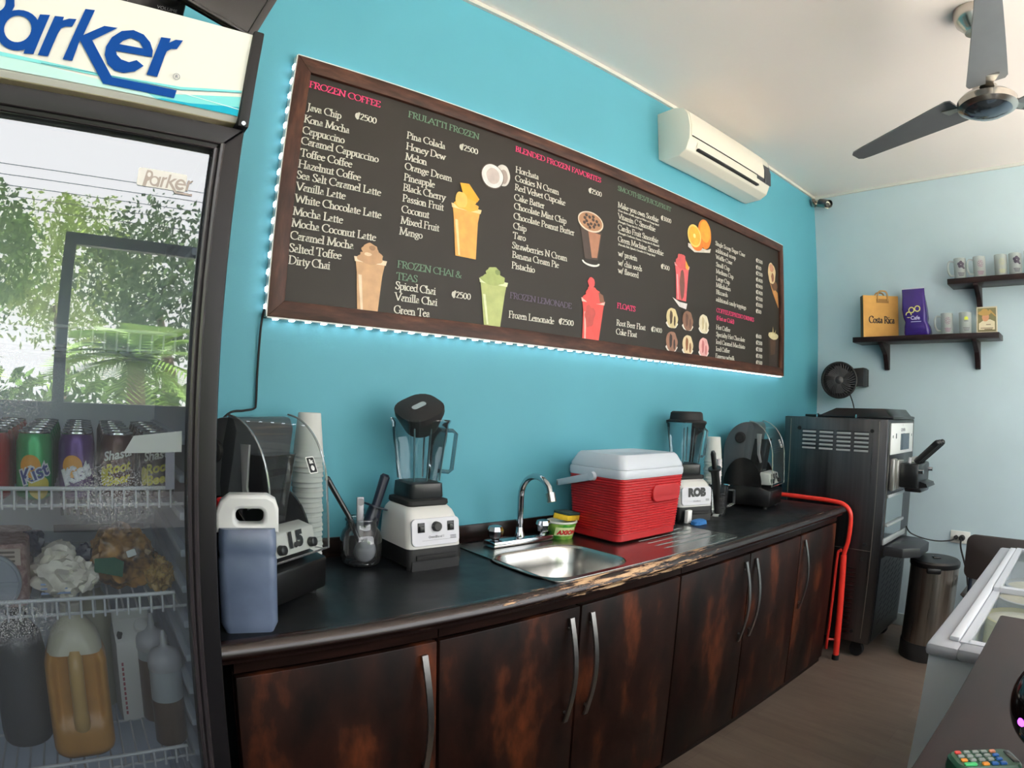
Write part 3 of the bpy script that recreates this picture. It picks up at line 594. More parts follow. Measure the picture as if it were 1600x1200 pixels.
for (cx, cz, c1, c2, lb) in ((2.3, 1.885, 'cdbb8e', '4a3826', 'printed vanilla scoops with chocolate ribbons'), (2.437, 1.888, '7d5a48', '5a3c30', 'printed chocolate scoop'), (2.588, 1.89, 'd8ccb2', 'b7a582', 'printed cream scoop'), (2.3, 1.768, '8a6350', '2a1b16', 'printed fudge scoop'), (2.44, 1.764, 'd2bd98', '7a4c2c', 'printed caramel swirl scoop'), (2.59, 1.766, 'd9a3a0', 'b86a6a', 'printed strawberry scoop')):
    flatart('scoop', [(blobp(cx, cz-.03, .046, .02, cx, .2), 'e4ded6'), (blobp(cx, cz, .048, .05, cx+cz, .15), c1), (blobp(cx-.008, cz+.004, .012, .036, cz, .3), c2), (blobp(cx+.022, cz-.012, .008, .026, cz+3, .3), c2)], lb)
flatart('cone', [([(3.36, 2.25), (3.47, 2.2), (3.482, 2.105), (3.475, 2.105), (3.4, 2.19)], 'a8743f'), (blobp(3.425, 2.24, .045, .03, 1, .2), '5a3a22'), (blobp(3.39, 2.315, .052, .07, 2, .15), 'c9b088'), (blobp(3.385, 2.35, .03, .026, 4, .2), 'b07c62'), (blobp(3.4, 2.29, .02, .026, 6, .3), '7d4e38')], 'printed ice cream waffle cone')
flatart('float', [([(3.335, 1.9), (3.475, 1.9), (3.46, 1.722), (3.352, 1.722)], '2b211b'), ([(3.36, 1.89), (3.44, 1.89), (3.43, 1.8), (3.37, 1.79)], '4a3526'), (blobp(3.405, 1.915, .07, .022, 3, .2), 'c2b48e'), ([(3.39, 1.93), (3.4, 1.975), (3.41, 1.93)], 'b0a276'), ([(3.42, 1.93), (3.44, 1.96), (3.435, 1.925)], '9c8e62')], 'printed iced coffee with cream top')
# LED strip round the outer edge
st = MB(); st.box(bx0, -.033, bz0-.004, bx1, -.006, bz0); st.box(bx0-.004, -.033, bz0, bx0, -.006, bz1); st.box(bx0, -.033, bz1, bx1, -.006, bz1+.004)
led = ob('led_strip', st, P('d8d8d4', .4), bd)
lb = MB(); k = .0135
xs = bx0+.03
while xs < bx1-.01:
    lb.box(xs-k/2, -.03, bz0-.0075, xs+k/2, -.012, bz0-.0045); lb.box(xs-k/2, -.019, bz1+.0042, xs+k/2, -.008, bz1+.006); xs += .053
zs = bz0+.03
while zs < bz1-.01: lb.box(bx0-.0075, -.03, zs-k/2, bx0-.0045, -.012, zs+k/2); zs += .053
ob('led_chips', lb, glow('led_light', 'eef7ff', 19), led, kind='stuff')
mb = MB(); mb.tube(cat([(.345, -.02, 1.69), (.34, -.012, 1.64), (.338, -.008, 1.5), (.338, -.008, 1.41), (.33, -.015, 1.392), (.29, -.05, 1.386), (.24, -.06, 1.375), (.18, -.05, 1.3)]), .0035, n=6)
ob('light_cord', mb, MATTE, label='thin black cord hanging down the teal wall from the menu board corner', cat_='cord', loc=(.34, -.01, 1.4))

# ------------------------------------------------------------------ air conditioner, camera, downlight, ceiling fan
ac = thing('air_conditioner', 'white split air conditioner high on the teal wall above the board', 'air conditioner', (2.64, 0, 2.69))
ACW = P('e8e2d4', .35)
pf = [(0, 2.7), (0, 2.962), (-.11, 2.965), (-.165, 2.95), (-.195, 2.91), (-.205, 2.84), (-.2, 2.77), (-.175, 2.715), (-.13, 2.69), (-.03, 2.685)]
mb = MB(); mb.prism(pf, 'x', 2.22, 3.06, bev=.006); ob('body', mb, ACW, ac, ang=40)
mb = MB(); mb.prism([(-.16, 2.953), (-.196, 2.915), (-.2075, 2.84), (-.2045, 2.79), (-.199, 2.79), (-.2, 2.84), (-.19, 2.91), (-.157, 2.948)], 'x', 2.232, 2.98); ob('front_panel', mb, P('efe8d9', .3), ac)
mb = MB(); mb.prism([(-.192, 2.912), (-.2085, 2.84), (-.205, 2.765), (-.198, 2.765), (-.2, 2.84), (-.185, 2.91)], 'x', 2.985, 3.061); mb.prism([(-.2045, 2.788), (-.203, 2.766), (-.196, 2.766), (-.198, 2.788)], 'x', 2.9, 2.985); ob('display_panel', mb, P('1f232c', .25), ac, label='dark display strip')
mb = MB(); mb.box(2.3, -.2, 2.728, 2.92, -.17, 2.738); mb.box(2.24, -.2068, 2.7855, 2.9, -.2, 2.7885); ob('outlet_slot', mb, MATTE, ac)
mb = MB(); mb.prism([(-.201, 2.77), (-.194, 2.742), (-.19, 2.744), (-.197, 2.772)], 'x', 2.29, 2.93); ob('louver_flap', mb, ACW, ac)
sc = thing('security_camera', 'small silver bullet security camera in the ceiling corner', 'security camera', (4.11, -.06, 3.0))
mb = MB(); mb.lathe([(.035, 0), (.035, .012), (.018, .02)], (4.13, -.021, 3.0), axis='y', n=18); mb.tube([(4.13, -.03, 3.0), (4.14, -.06, 2.995)], .011); ob('mount', mb, NICKEL, sc)
d = Vector((-.5, -.78, -.36)).normalized(); a0 = Vector((4.14, -.05, 2.995)); mb = MB(); mb.tube([a0, a0+d*.14], .027, n=18); ob('housing', mb, NICKEL, sc)
mb = MB(); mb.tube([a0+d*.139, a0+d*.142], .019, n=16); ob('lens', mb, BLACK, sc)
mb = MB(); mb.tube([a0+d*.05+Vector((0, 0, .012)), a0+d*.165+Vector((0, 0, .012))], .03, n=18, cap=False); ob('sun_hood', mb, P('2a2c2e', .3), sc, ext=1)
mb = MB(); mb.lathe([(.055, ZC), (.055, ZC-.006), (.04, ZC-.008)], (3.57, -.642, 0), n=26); dl = thing('downlight', 'small round white downlight in the ceiling', 'downlight', (3.57, -.642, ZC)); ob('trim_ring', mb, WHITE, dl)
mb = MB(); mb.lathe([(.034, ZC-.0085), (.03, ZC-.0105)], (3.57, -.642, 0), n=20); ob('lens', mb, P('b9b7b0', .3), dl)
cf = thing('ceiling_fan', 'brushed nickel three-blade ceiling fan hanging from the white ceiling', 'ceiling fan', (2.36, -1.555, ZC))
fx, fy, fz = 2.36, -1.555, 2.66
mb = MB(); mb.lathe([(.075, ZC), (.078, ZC-.02), (.07, ZC-.055), (.045, ZC-.085), (.04, ZC-.1), (.018, ZC-.102)], (fx, fy, 0), n=30); ob('canopy', mb, NICKEL, cf)
mb = MB(); mb.tube([(fx, fy, ZC-.09), (fx, fy, fz+.04)], .013, n=12); ob('downrod', mb, P('b5b0a6', .3, 1), cf)
mb = MB(); mb.lathe([(.018, fz+.06), (.05, fz+.055), (.055, fz+.02), (.1, fz+.012), (.118, fz-.005), (.118, fz-.03), (.1, fz-.04), (.085, fz-.046)], (fx, fy, 0), n=36); ob('motor', mb, NICKEL, cf)
mb = MB(); mb.lathe([(.094, fz-.043), (.07, fz-.056), (.03, fz-.064), (.001, fz-.066)], (fx, fy, 0), n=32); ob('bottom_cap', mb, P('56616a', .12, .9), cf)
for ang in (65, 191, 311):
    M = Matrix.Translation((fx, fy, fz+.012)) @ Matrix.Rotation(math.radians(ang), 4, 'Z')
    mb = MB(M); Mp = Matrix.Rotation(math.radians(11), 4, 'X'); mb.T = M @ Mp
    mb.loft([[(xx, -w_, -.003), (xx, w_, -.003), (xx, w_, .003), (xx, -w_, .003)] for xx, w_ in ((.125, .07), (.145, .08), (.4, .062), (.68, .042), (.73, .036), (.75, .022))]); bl = ob('blade', mb, P('55585a', .45, .2, var=.06), cf)
    mb = MB(M); mb.loft([[(xx, -w_, -.004), (xx, w_, -.004), (xx, w_, .004), (xx, -w_, .004)] for xx, w_ in ((.09, .03), (.13, .024), (.19, .045))]); ob('blade_arm', mb, NICKEL, bl)
# ------------------------------------------------------------------ things on the worktop
SMOKE = thin_glass('smoky_clear_plastic', (.74, .8, .82), 1.2, .03, .05, (.55, .6, .62)); CLEAR = thin_glass('clear_plastic', (.9, .92, .92), 1.5, .02, .03); JARG = thin_glass('jar_glass', (.86, .9, .92), 1.8, .01, .05)
DOME = thin_glass('clear_cover', (.86, .9, .9), .6, .03, .03, (.6, .62, .63))
DKG = P('47494c', .38, var=.1); CREAM = P('c4c2be', .42); PANEL = P('c9c8ce', .4)
def vblender(loc, rotz, label, group, marked=None, tilt=False):
    t = thing('countertop_blender', label, 'blender', loc, rotz, group); M = TM(t)
    ft = MB(M); mb = MB(M); mb.loft([rr(.196, .206, .02, .012), rr(.2, .21, .02, .03), rr(.196, .206, .02, .068)]); mb.box(-.085, -.1065, .0, .085, -.1, .03)
    for sx in (-1, 1):
        for sy in (-1, 1): ft.lathe([(.012, 0), (.012, .0125)], (sx*.078, sy*.082, 0), n=12)
    o = ob('base', mb, P('101011', .5), t); obs('foot', ft, MATTE, o)
    mb = MB(M); mb.box(-.07, -.1085, .032, .07, -.1045, .048, bev=.001); ob('vent_recess', mb, MATTE, o)
    mb = MB(M); mb.loft([rr(.194, .204, .022, .068), rr(.194, .202, .024, .085), rr(.186, .19, .026, .15, cy=.004), rr(.172, .172, .028, .175, cy=.008), rr(.15, .15, .03, .19, cy=.012), rr(.12, .12, .03, .194, cy=.012)], cap=(True, True))
    bo = ob('housing', mb, CREAM, t, ang=50)
    # control face on the sloping front
    F = M @ Matrix.Translation((0, -.0985, .118)) @ Matrix.Rotation(PI/2-.09, 4, 'X')
    mb = MB(); mb.flat([rr2(.168, .082, .014)], F, .0025, bev=.001); pn = ob('control_panel', mb, PANEL, t)
    mb = MB()
    if marked: mb.sans(marked, F @ Matrix.Translation((0, .015, .0042)), .05, bold=.004)
    else: mb.sans('OmniBlend I', F @ Matrix.Translation((.0, -.016, .0042)), .011); mb.flat([[(-.05, -.0255), (.075, -.0255), (.075, -.026), (-.05, -.026)]], F @ Matrix.Translation((0, 0, .004)))
    for k in range(3): mb.flat([rr2(.022, .0016, .0005, .062, -.016-.004*k)], F @ Matrix.Translation((0, 0, .004)))
    if marked: mb.sans('OmniBlend', F @ Matrix.Translation((0, -.024, .0042)), .009)
    ob('lettering', mb, P('1a1a1c', .5), pn, ext=1)
    if not marked:
        for sx in (-1, 1):
            mb = MB(F); mb.box(sx*.053-.012, .0, .003, sx*.053+.012, .03, .006, bev=.001); mb.box(sx*.053-.008, .004, .005, sx*.053+.008, .02, .012, bev=.001); ob('switch', mb, BLACK, pn)
        mb = MB(F); mb.lathe([(.016, .003), (.0145, .016), (.012, .018)], (0, .016, 0), n=20); ob('dial', mb, BLACK, pn)
    mb = MB(M); mb.loft([rr(.142, .142, .02, .19, cy=.012), rr(.15, .15, .02, .196, cy=.012), rr(.148, .148, .02, .208, cy=.012), rr(.112, .112, .02, .214, cy=.012)]); ob('centering_pad', mb, MATTE, t)
    mb = MB(M); mb.loft([rr(.118, .118, .014, .212, cy=.012), rr(.122, .122, .014, .218, cy=.012), rr(.118, .118, .014, .258, cy=.012), rr(.1, .1, .014, .262, cy=.012)]); ob('jar_collar', mb, P('1c2022', .3), t)
    mb = MB(M); R = []
    for w_, z_ in ((.102, .262), (.112, .3), (.136, .39), (.15, .445), (.158, .452), (.158, .458)): R.append(rr(w_, w_, .022 if z_ < .44 else .03, z_, cy=.012))
    mb.loft(R, cap=(False, False))
    j = ob('jar', mb, SMOKE, t, ext=1, ang=50)
    mb = MB(M)
    for sx in (-1, 1): mb.tube([(sx*.046, -.04, .266), (sx*.058, -.055, .43)], .003, n=6); mb.tube([(sx*.046, .064, .266), (sx*.058, .08, .43)], .003, n=6)
    mb.tube([(.0, -.04, .266), (0, -.058, .43)], .0022, n=6); obs('jar_flute', mb, P('3d5a60', .3), j)
    mb = MB(M); c_, s_ = math.cos(-.5-rotz), math.sin(-.5-rotz); pt = lambda r, z: (c_*r, s_*r+.012, z)
    mb.tube([pt(.07, .425), pt(.105, .425), pt(.116, .415), pt(.105, .3), pt(.095, .292), pt(.06, .295)], .0065, n=8); ob('handle', mb, thin_glass('handle_plastic', (.5, .62, .66), 1.2, .03, .2, (.3, .4, .43)), j)
    if tilt:
        L = M @ Matrix.Translation((-.006, .005, .47)) @ Matrix.Rotation(math.radians(-24), 4, 'Y') @ Matrix.Rotation(math.radians(24), 4, 'X'); mb = MB(L)
        mb.loft([rr(.1, .1, .045, -.05), rr(.128, .128, .05, -.01), rr(.145, .145, .055, .012), rr(.145, .145, .055, .03), rr(.11, .11, .045, .036)], cap=(True, True)); mb.lathe([(.034, .034), (.03, .037)], n=24)
        ld = ob('lid', mb, MATTE, t)
        mb = MB(L); mb.loft([rr(.05, .022, .01, .0368), rr(.05, .022, .01, .0378)]); ob('lid_opening', mb, P('8e9a9e', .5), ld)
    else:
        mb = MB(M); mb.loft([rr(.16, .16, .04, .455, cy=.012), rr(.164, .164, .04, .462, cy=.012), rr(.142, .142, .045, .468, cy=.012), rr(.136, .136, .045, .5, cy=.012), rr(.124, .124, .045, .507, cy=.012)]); ob('lid', mb, MATTE, t)
    return t
vblender((.836, -.155, CZ), 0, 'white and black blender with its black lid tilted in the jar, beside the glass jar', 'countertop blenders', tilt=True)
vblender((2.278, -.149, CZ), -.34, 'white blender hand-lettered ROB behind the red cooler, black lid closed', 'countertop blenders', marked='ROB')
def quiet(loc, rotz, label, mark):
    t = thing('covered_blender', label, 'blender', loc, rotz, 'blenders under clear sound covers'); M = TM(t); W = .115; D = .14
    ft = MB(M); mb = MB(M); mb.prism([(-D, .014), (D, .014), (D+.004, .12), (-.02, .13), (-D-.004, .1)], 'x', -W, W, bev=.008)
    for sx in (-1, 1):
        for sy in (-1, 1): ft.lathe([(.012, 0), (.013, .015)], (sx*.09, sy*.11, 0), n=12)
    obs('foot', ft, MATTE, ob('base', mb, P('0c0c0d', .3), t))
    arc = lambda cy, cz, r, a0, a1, n=14, ry=None: [(cy+r*math.cos(math.radians(a0+(a1-a0)*i/n)), cz+(ry or r)*math.sin(math.radians(a0+(a1-a0)*i/n))) for i in range(n+1)]
    hp = [(.02, .125), (D, .12), (D, .3)]+arc(.005, .3, .135, 0, 100, 14, .16)+[(-.03, .43), (-.02, .36), (.0, .26)]
    mb = MB(M); mb.prism(hp, 'x', -W+.004, W-.004, bev=.006); h_ = ob('housing', mb, DKG, t, ang=40)
    mb = MB(M)
    for sx in (-1, 1):
        mb.prism([(-D+.01, .119), (D-.01, .118)]+arc(.02, .118, .11, 0, 180, 16, .15), 'x', sx*(W-.004), sx*(W+.003))
    obs('side_arch', mb, P('0a0a0b', .25), h_)
    mb = MB(M)
    for sx in (-1, 1): mb.lathe([(.03, sx*(W-.004)), (.03, sx*(W+.006)), (.022, sx*(W+.009)), (.02, sx*(W+.005))], (0, .045, .375), n=24, axis='x')
    obs('pivot', mb, MATTE, h_)
    # clear cover: arched front sheet and two side panes
    fa_ = arc(-.0, .27, .142, 92, 180, 16, .195)+[(-.146, .2), (-.148, .125)]
    mb = MB(M); mb.loft([[(-W, y, z) for y, z in fa_], [(W, y, z) for y, z in fa_]], cap=(False, False), close=False)
    for sx in (-1, 1): mb.f([mb.v((sx*W, y, z)) for y, z in fa_+[(.0, .125), (.02, .3), (.01, .4)]])
    cv = ob('clear_cover', mb, DOME, t, ext=1, ang=50)
    mb = MB(M)
    for sx in (-1, 1): mb.tube([(sx*W, y, z) for y, z in fa_], .0028, n=6)
    mb.tube([(-W, *fa_[-1]), (W, *fa_[-1])], .003, n=6); ob('cover_rim', mb, thin_glass('cover_rim_plastic', (.75, .8, .8), 3, .05, .3, (.8, .8, .8)), cv)
    mb = MB(M); mb.prism([(-.05, .4), (-.078, .4), (-.072, .3), (-.085, .25), (-.075, .245), (-.058, .29)], 'x', -W-.004, -W+.002, bev=.001); ob('cover_latch', mb, thin_glass('latch_plastic', (.7, .7, .7), 2, .1, .45, (.75, .76, .78)), cv)
    F = M @ Matrix.Translation((.045, -.122, .383)) @ Matrix.Rotation(PI/2-.62, 4, 'X'); F = M @ Matrix.Translation((.055, -.1335, .345)) @ Matrix.Rotation(PI/2-.4, 4, 'X')
    mb = MB(); mb.flat([rr2(.034, .044, .004)], F @ Matrix.Translation((0, 0, .001)), .0004, 0); mb.flat([rr2(.029, .039, .003)], F @ Matrix.Translation((0, 0, .0018)), 0, 1); mb.sans('5x', F @ Matrix.Translation((0, .009, .0021)), .014, 0, .001); mb.flat([circ2(0, -.008, .007)], F @ Matrix.Translation((0, 0, .0021)), 0, 0); ob('sticker', mb, [P('d9d9d6', .4), P('101012', .4)], cv, ext=1)
    # control panel and jar inside
    mb = MB(M); mb.prism([(-.13, .128), (-.06, .128), (-.07, .195), (-.118, .185)], 'x', -.085, .085, bev=.004); pn = ob('control_panel', mb, P('cfccc6', .4), t)
    F = M @ Matrix.Translation((0, -.1255, .158)) @ Matrix.Rotation(PI/2-.2, 4, 'X')
    mb = MB(); mb.sans(mark, F @ Matrix.Translation((0, .004, .002)), .05, bold=.004); ob('lettering', mb, P('121214', .5), pn, ext=1)
    for kx in (-.06, .062): mb = MB(F); mb.lathe([(.013, .0), (.012, .014), (.009, .016)], (kx, -.012, 0), n=16); ob('dial', mb, BLACK, pn)
    mb = MB(M); mb.loft([rr(.09, .09, .012, .195, cy=-.02), rr(.1, .1, .014, .24, cy=-.02), rr(.125, .115, .016, .36, cy=-.025), rr(.13, .12, .016, .37, cy=-.025)], cap=(True, True)); ob('inner_jar', mb, thin_glass('dark_jar_plastic', (.2, .22, .23), 1.5, .05, .2, (.1, .1, .1)), t, ext=1)
    return t
quiet((.272, -.28, CZ), math.radians(33), 'black blender under a clear cover behind the blue-grey jug, next to the fridge', '1.5')
quiet((2.895, -.182, CZ), math.radians(10), 'black blender under a clear cover at the far end, next to the steel machine', '1.5 G')
CUPM = N('frosted_cup_plastic'); b = CUPM.n('BsdfDiffuse'); b.inputs[0].default_value = lin('dfdfdb'); b2 = CUPM.n('BsdfTranslucent'); b2.inputs[0].default_value = lin('dcdcd8'); b3 = CUPM.n('MixShader'); b3.inputs[0].default_value = .35
CUPM.l(b.outputs[0], b3.inputs[1]); CUPM.l(b2.outputs[0], b3.inputs[2]); CUPM.l(b3.outputs[0], CUPM.out.inputs[0]); CUPM = CUPM.m
def cupstack(x, y, h, n, label, rb=.047, rt=.034, ch=.13):
    """upside-down nested cups: n rims showing, each cup a thing"""
    step = (h-ch)/(n-1)
    for k in range(n):
        z = CZ+k*step; m = MB(); jx, jy = .0015*math.sin(k*1.7), .0015*math.cos(k*2.3)
        m.lathe([(rb-.003, z), (rb, z+.002), (rb, z+.005), (rb-.0015, z+.0065), (rb-.0025-(rb-rt)*.1, z+.022), (rt, z+ch-.002), (rt-.002, z+ch)], (x+jx, y+jy, 0), n=28, cap=(False, True))
        ob('plastic_cup', m, CUPM, label=(f'top cup of the {label}' if k == n-1 else f'{ORD[k]} cup from the bottom of the {label}' if k else f'bottom cup of the {label}'), cat_='cup', group=f'cups nested in the {label}', loc=(x, y, z), ang=40, ext=1)
cupstack(.475, -.105, .468, 24, 'tall cup stack behind the fridge-side covered blender')
cupstack(2.6, -.1, .378, 18, 'shorter cup stack left of the far covered blender', .049, .034)
# jugs
LIQ = N('blue_grey_jug'); b = LIQ.pbsdf(lin('525d70'), .38, 0, Subsurface_Weight=.0); f = LIQ.noise(freq=6, detail=7)
LIQ.l(LIQ.ramp(f, [(.3, lin('465368')), (.7, lin('66738a'))]), b.inputs['Base Color']); LIQ.bump(LIQ.noise(freq=120), b, .1, .002); LIQ = LIQ.m
JUGW = P('c9cac8', .4)
def jug(loc, rotz, s, label, cap_c):
    t = thing('plastic_jug', label, 'jug', loc, rotz, 'handled plastic jugs'); M = TM(t) @ Matrix.Scale(s, 4)
    mb = MB(M); mb.loft([rr(.105, .085, .012, 0), rr(.125, .105, .02, .022), rr(.127, .107, .02, .165), rr(.122, .102, .02, .175), rr(.126, .106, .02, .186), rr(.126, .106, .022, .215), rr(.122, .085, .022, .232)]); ob('body', mb, LIQ, t, ang=40)
    pl = [(-.061, .228), (.061, .228), (.061, .272), (.056, .287), (.042, .295), (-.036, .295), (-.052, .283), (-.061, .262)]; hole = rr2(.078, .05, .02, .006, .2555)
    mb = MB(); mb.flat([pl, hole], M @ FRONT(0, 0, 0), .016, bev=.008); ob('handle', mb, JUGW, t, ang=50)
    mb = MB(M); mb.lathe([(.015, .25), (.015, .283), (.012, .287)], (-.054, .03, 0), n=16); ob('cap', mb, P(cap_c, .4), t)
    return t
jug((.186, -.508, CZ), math.radians(-14), 1, 'jug of blue-grey liquid with white handle, at the front edge beside the fridge', 'c8252a')
jug((3.12, -.12, CZ), math.radians(20), .95, 'small white-handled jug between the far covered blender and the steel machine', 'd8d8d8')
# glass jar with utensils
t = thing('glass_jar', 'round glass jar holding dark utensils, left of the tilted-lid blender', 'jar', (.645, -.125, CZ))
mb = MB(TM(t)); mb.lathe([(.001, .004), (.05, .003), (.062, .015), (.066, .05), (.065, .09), (.058, .11), (.048, .122), (.047, .14)], n=36, cap=(False, False)); ob('body', mb, JARG, t, ext=1, ang=60); mb = MB(TM(t)); mb.lathe([(.047, .14), (.051, .143), (.051, .149), (.0485, .151), (.046, .15)], n=36, cap=(False, False)); ob('rim', mb, JARG, t, ext=1, ang=60)
def utensil(name, label, mb, m): return ob(name, mb, m, label=label, cat_=name.replace('_', ' '), group=None, loc=(.645, -.125, CZ))
mb = MB(); mb.tube([(.66, -.14, .935), (.6, -.13, 1.08), (.535, -.122, 1.19)], [.006, .008, .009], n=10); mb.ball((.533, -.122, 1.193), .0095, sub=2); mb.ball((.662, -.141, .94), (.03, .012, .014), sub=2); utensil('spoon', 'black-handled spoon leaning left in the glass jar', mb, P('0c0d0e', .3))
mb = MB(); mb.box(.628, -.13, .94, .652, -.124, 1.135, bev=.002); mb.lathe([(.012, .131), (.01, .1305)], (.64, 0, 1.12), n=10, axis='y'); mb.T = Matrix.Translation((.64, -.165, .975)) @ Matrix.Rotation(PI/2, 4, 'X') @ Matrix.Scale(1, 4); mb.lathe([(.036, -.004), (.038, 0), (.034, .005), (.001, .007)], n=28); utensil('scoop', 'grey metal scoop standing in the glass jar', mb, P('77777b', .4, .85, .1, 10))
mb = MB(); A_, B_ = Vector((.652, -.105, .94)), Vector((.738, -.105, 1.2)); mb.tube([A_, A_.lerp(B_, .35), A_.lerp(B_, .6), A_.lerp(B_, .61)], [.026, .026, .021, .012], n=16); mb.tube([A_.lerp(B_, .6), A_.lerp(B_, .62)], .04, n=20); mb.tube([A_.lerp(B_, .62), A_.lerp(B_, .97), B_], [.014, .016, .01], n=14); utensil('tamper', 'dark tamper with round collar leaning right in the glass jar', mb, P('1d2230', .35))
# tub with sponge
t = thing('dish_soap_tub', 'small green tub of dish paste beside the faucet, open top', 'tub', (1.475, -.145, CZ+.006))
mb = MB(TM(t)); prf = [(.04, 0), (.043, .003), (.056, .062), (.056, .066)]; mb.lathe(prf, n=36, cap=(True, False)); o = ob('tub', mb, mix2('green_tub_print', '2f8a2a', '9cc45a', (1, 1, 2), 14, .4, .6, .4), t, ext=1)
mb = MB(TM(t)); mb.lathe([(.056, .062), (.0595, .064), (.0595, .069), (.054, .07), (.052, .06), (.05, .058)], n=36, cap=(False, True)); ob('rim', mb, P('e4e4dc', .4), t)
bend = lambda R, slope=0: (lambda v: Vector((math.sin(v.x/(R+v.y*slope))*(R+v.y*slope), v.y, (R+v.y*slope)*(1-math.cos(v.x/(R+v.y*slope))))) )
def wrap(R, k=0):
    def fn(v):
        r = R+v.y*k+.0006; a = v.x/r; return Vector((r*math.sin(a), v.y, -r*math.cos(a)))   # later mapped x,z(up),y
    return fn
WR = lambda x, y, z, yaw=0: Matrix.Translation((x, y, z)) @ Matrix.Rotation(yaw, 4, 'Z') @ Matrix(((1, 0, 0, 0), (0, 0, 1, 0), (0, 1, 0, 0), (0, 0, 0, 1)))
def wflat(mb, polys, R, k, M, mi=0):
    tmp = MB(); tmp.flat(polys, Matrix.Identity(4)); bmesh.ops.subdivide_edges(tmp.bm, edges=tmp.bm.edges[:], cuts=2, use_grid_fill=True)
    me = bpy.data.meshes.new('x'); tmp.bm.to_mesh(me); tmp.bm.free(); fn = wrap(R, k)
    for v in me.vertices: v.co = fn(v.co)
    mb.addmesh(me, M, mi); bpy.data.meshes.remove(me)
mb = MB(); M = WR(1.475, -.145, CZ+.006, -.35); wflat(mb, [[(-.05, .016), (.032, .016), (.036, .05), (-.046, .05)]], .0435, .24, M, 0); 
mb.sans('AXION', M, .024, 1, .0012, fn=lambda v: wrap(.0455, .24)(Vector((v.x, v.y+.03, 0))), shear=.2)
ob('label_print', mb, [P('cfe0a4', .45), P('c2242a', .45), P('8a3a2a', .5)], o, ext=1)
t = thing('sponge', 'yellow scouring sponge with dark green face resting on the dish paste tub', 'sponge', (1.49, -.15, CZ+.074), .35)
Mx = TM(t) @ Matrix.Rotation(.12, 4, 'Y') @ Matrix.Rotation(.1, 4, 'X'); mb = MB(Mx); mb.box(-.05, -.033, .004, .052, .033, .026, bev=.004); ob('foam', mb, P('dfb92c', .9, var=.15, freq=60), t)
mb = MB(Mx); mb.box(-.051, -.034, .026, .05, .034, .036, bev=.003); ob('scouring_pad', mb, P('1e3a36', .95, var=.3, freq=90), t)
# cooler
t = thing('cooler_box', 'red ribbed cooler box with white lid standing on the drainboard', 'cooler', (1.737, -.24, CZ+.0115))
M = TM(t); mb = MB(M); R = []; n = 21
R.append(rr(.345, .235, .02, 0)); R.append(rr(.362, .252, .026, .006)); R.append(rr(.364, .254, .026, .026))
for k in range(n):
    z = .03+k*.0102; w_ = .364+.028*k/n
    R += [rr(w_, w_-.11, .026, z), rr(w_+.005, w_-.105, .026, z+.002), rr(w_+.005, w_-.105, .026, z+.0065), rr(w_, w_-.11, .026, z+.0085)]
R.append(rr(.39, .28, .026, .25)); mb.loft(R); RED = P('a8181d', .42, var=.06, freq=4); bo = ob('body', mb, RED, t, ang=50)
mb = MB(); mb.flat([rr2(.17, .062, .026, .075, .178)], M @ Matrix.Translation((0, -.1405, 0)) @ Matrix.Rotation(PI/2, 4, 'X') @ Matrix.Rotation(0, 4, 'Y'), .004, bev=.0035); mb.sans('Rubbermaid', M @ FRONT(.072, -.1492, .172), .026, bold=.0008); ob('grip_plate', mb, RED, bo, ext=1)
CW = P('bcc0c8', .4); mb = MB(M); mb.loft([rr(.398, .288, .03, .243), rr(.402, .292, .03, .25), rr(.402, .292, .03, .268), rr(.396, .286, .03, .276)]); ob('collar', mb, CW, t)
mb = MB(M); mb.loft([rr(.394, .284, .03, .277), rr(.394, .284, .03, .286), rr(.36, .25, .03, .322), rr(.345, .235, .03, .33), rr(.2, .12, .03, .331), rr(.19, .11, .03, .329)]); ob('lid', mb, CW, t)
mb = MB(M)
for sx in (-1, 1): mb.prism([(-.012, .25), (.012, .255), (.185, .21), (.19, .19), (.182, .186), (.0, .228), (-.016, .236)], 'x', sx*.203, sx*.213, bev=.002); mb.lathe([(.018, sx*.2), (.016, sx*.216)], (0, 0, .243), n=16, axis='x')
mb.box(-.213, .176, .188, .213, .19, .21, bev=.003); ob('handle', mb, CW, t)
# small things behind the cooler
mb = MB(); A_, B_ = Vector((2.448, -.245, .94)), Vector((2.335, -.262, 1.245)); L_ = lambda k: A_.lerp(B_, k)
mb.tube([A_, L_(.6), L_(.7), L_(.705)], [.022, .02, .022, .012], n=14); mb.tube([L_(.7), L_(.73)], .032, n=18); mb.tube([L_(.73), L_(.96), B_], [.012, .013, .008], n=12); ob('tamper', mb, BLACK, label='black tamper leaning in the clear pitcher beside the ROB blender', cat_='tamper', loc=(2.44, -.245, .94))
mb = MB(); mb.tube([(2.462, -.232, .94), (2.455, -.23, 1.08), (2.45, -.23, 1.2)], [.006, .01, .013], n=10); ob('spatula', mb, P('d5cfd2', .35), label='pale spatula handle sticking out of the clear pitcher', cat_='spatula', loc=(2.46, -.232, .94))
t = thing('clear_pitcher', 'clear plastic measuring pitcher with dark markings beside the ROB blender', 'pitcher', (2.448, -.238, CZ)); M = TM(t)
mb = MB(M); mb.lathe([(.001, .003), (.04, .002), (.043, .01), (.05, .15), (.054, .155)], n=28, cap=(False, False)); o = ob('body', mb, CLEAR, t, ext=1)
mb = MB(M); mb.tube([(.04, -.025, .13), (.075, -.045, .125), (.078, -.047, .06), (.045, -.027, .045)], .006, n=8); ob('handle', mb, CLEAR, o)
mb = MB()
for k in range(4): wflat(mb, [rr2(.03-.006*(k % 2), .006, .002, 0, .05+.022*k)], .0435, .05, WR(2.448, -.238, CZ, -.6))
ob('markings', mb, P('1b1b1d', .5), o, ext=1)
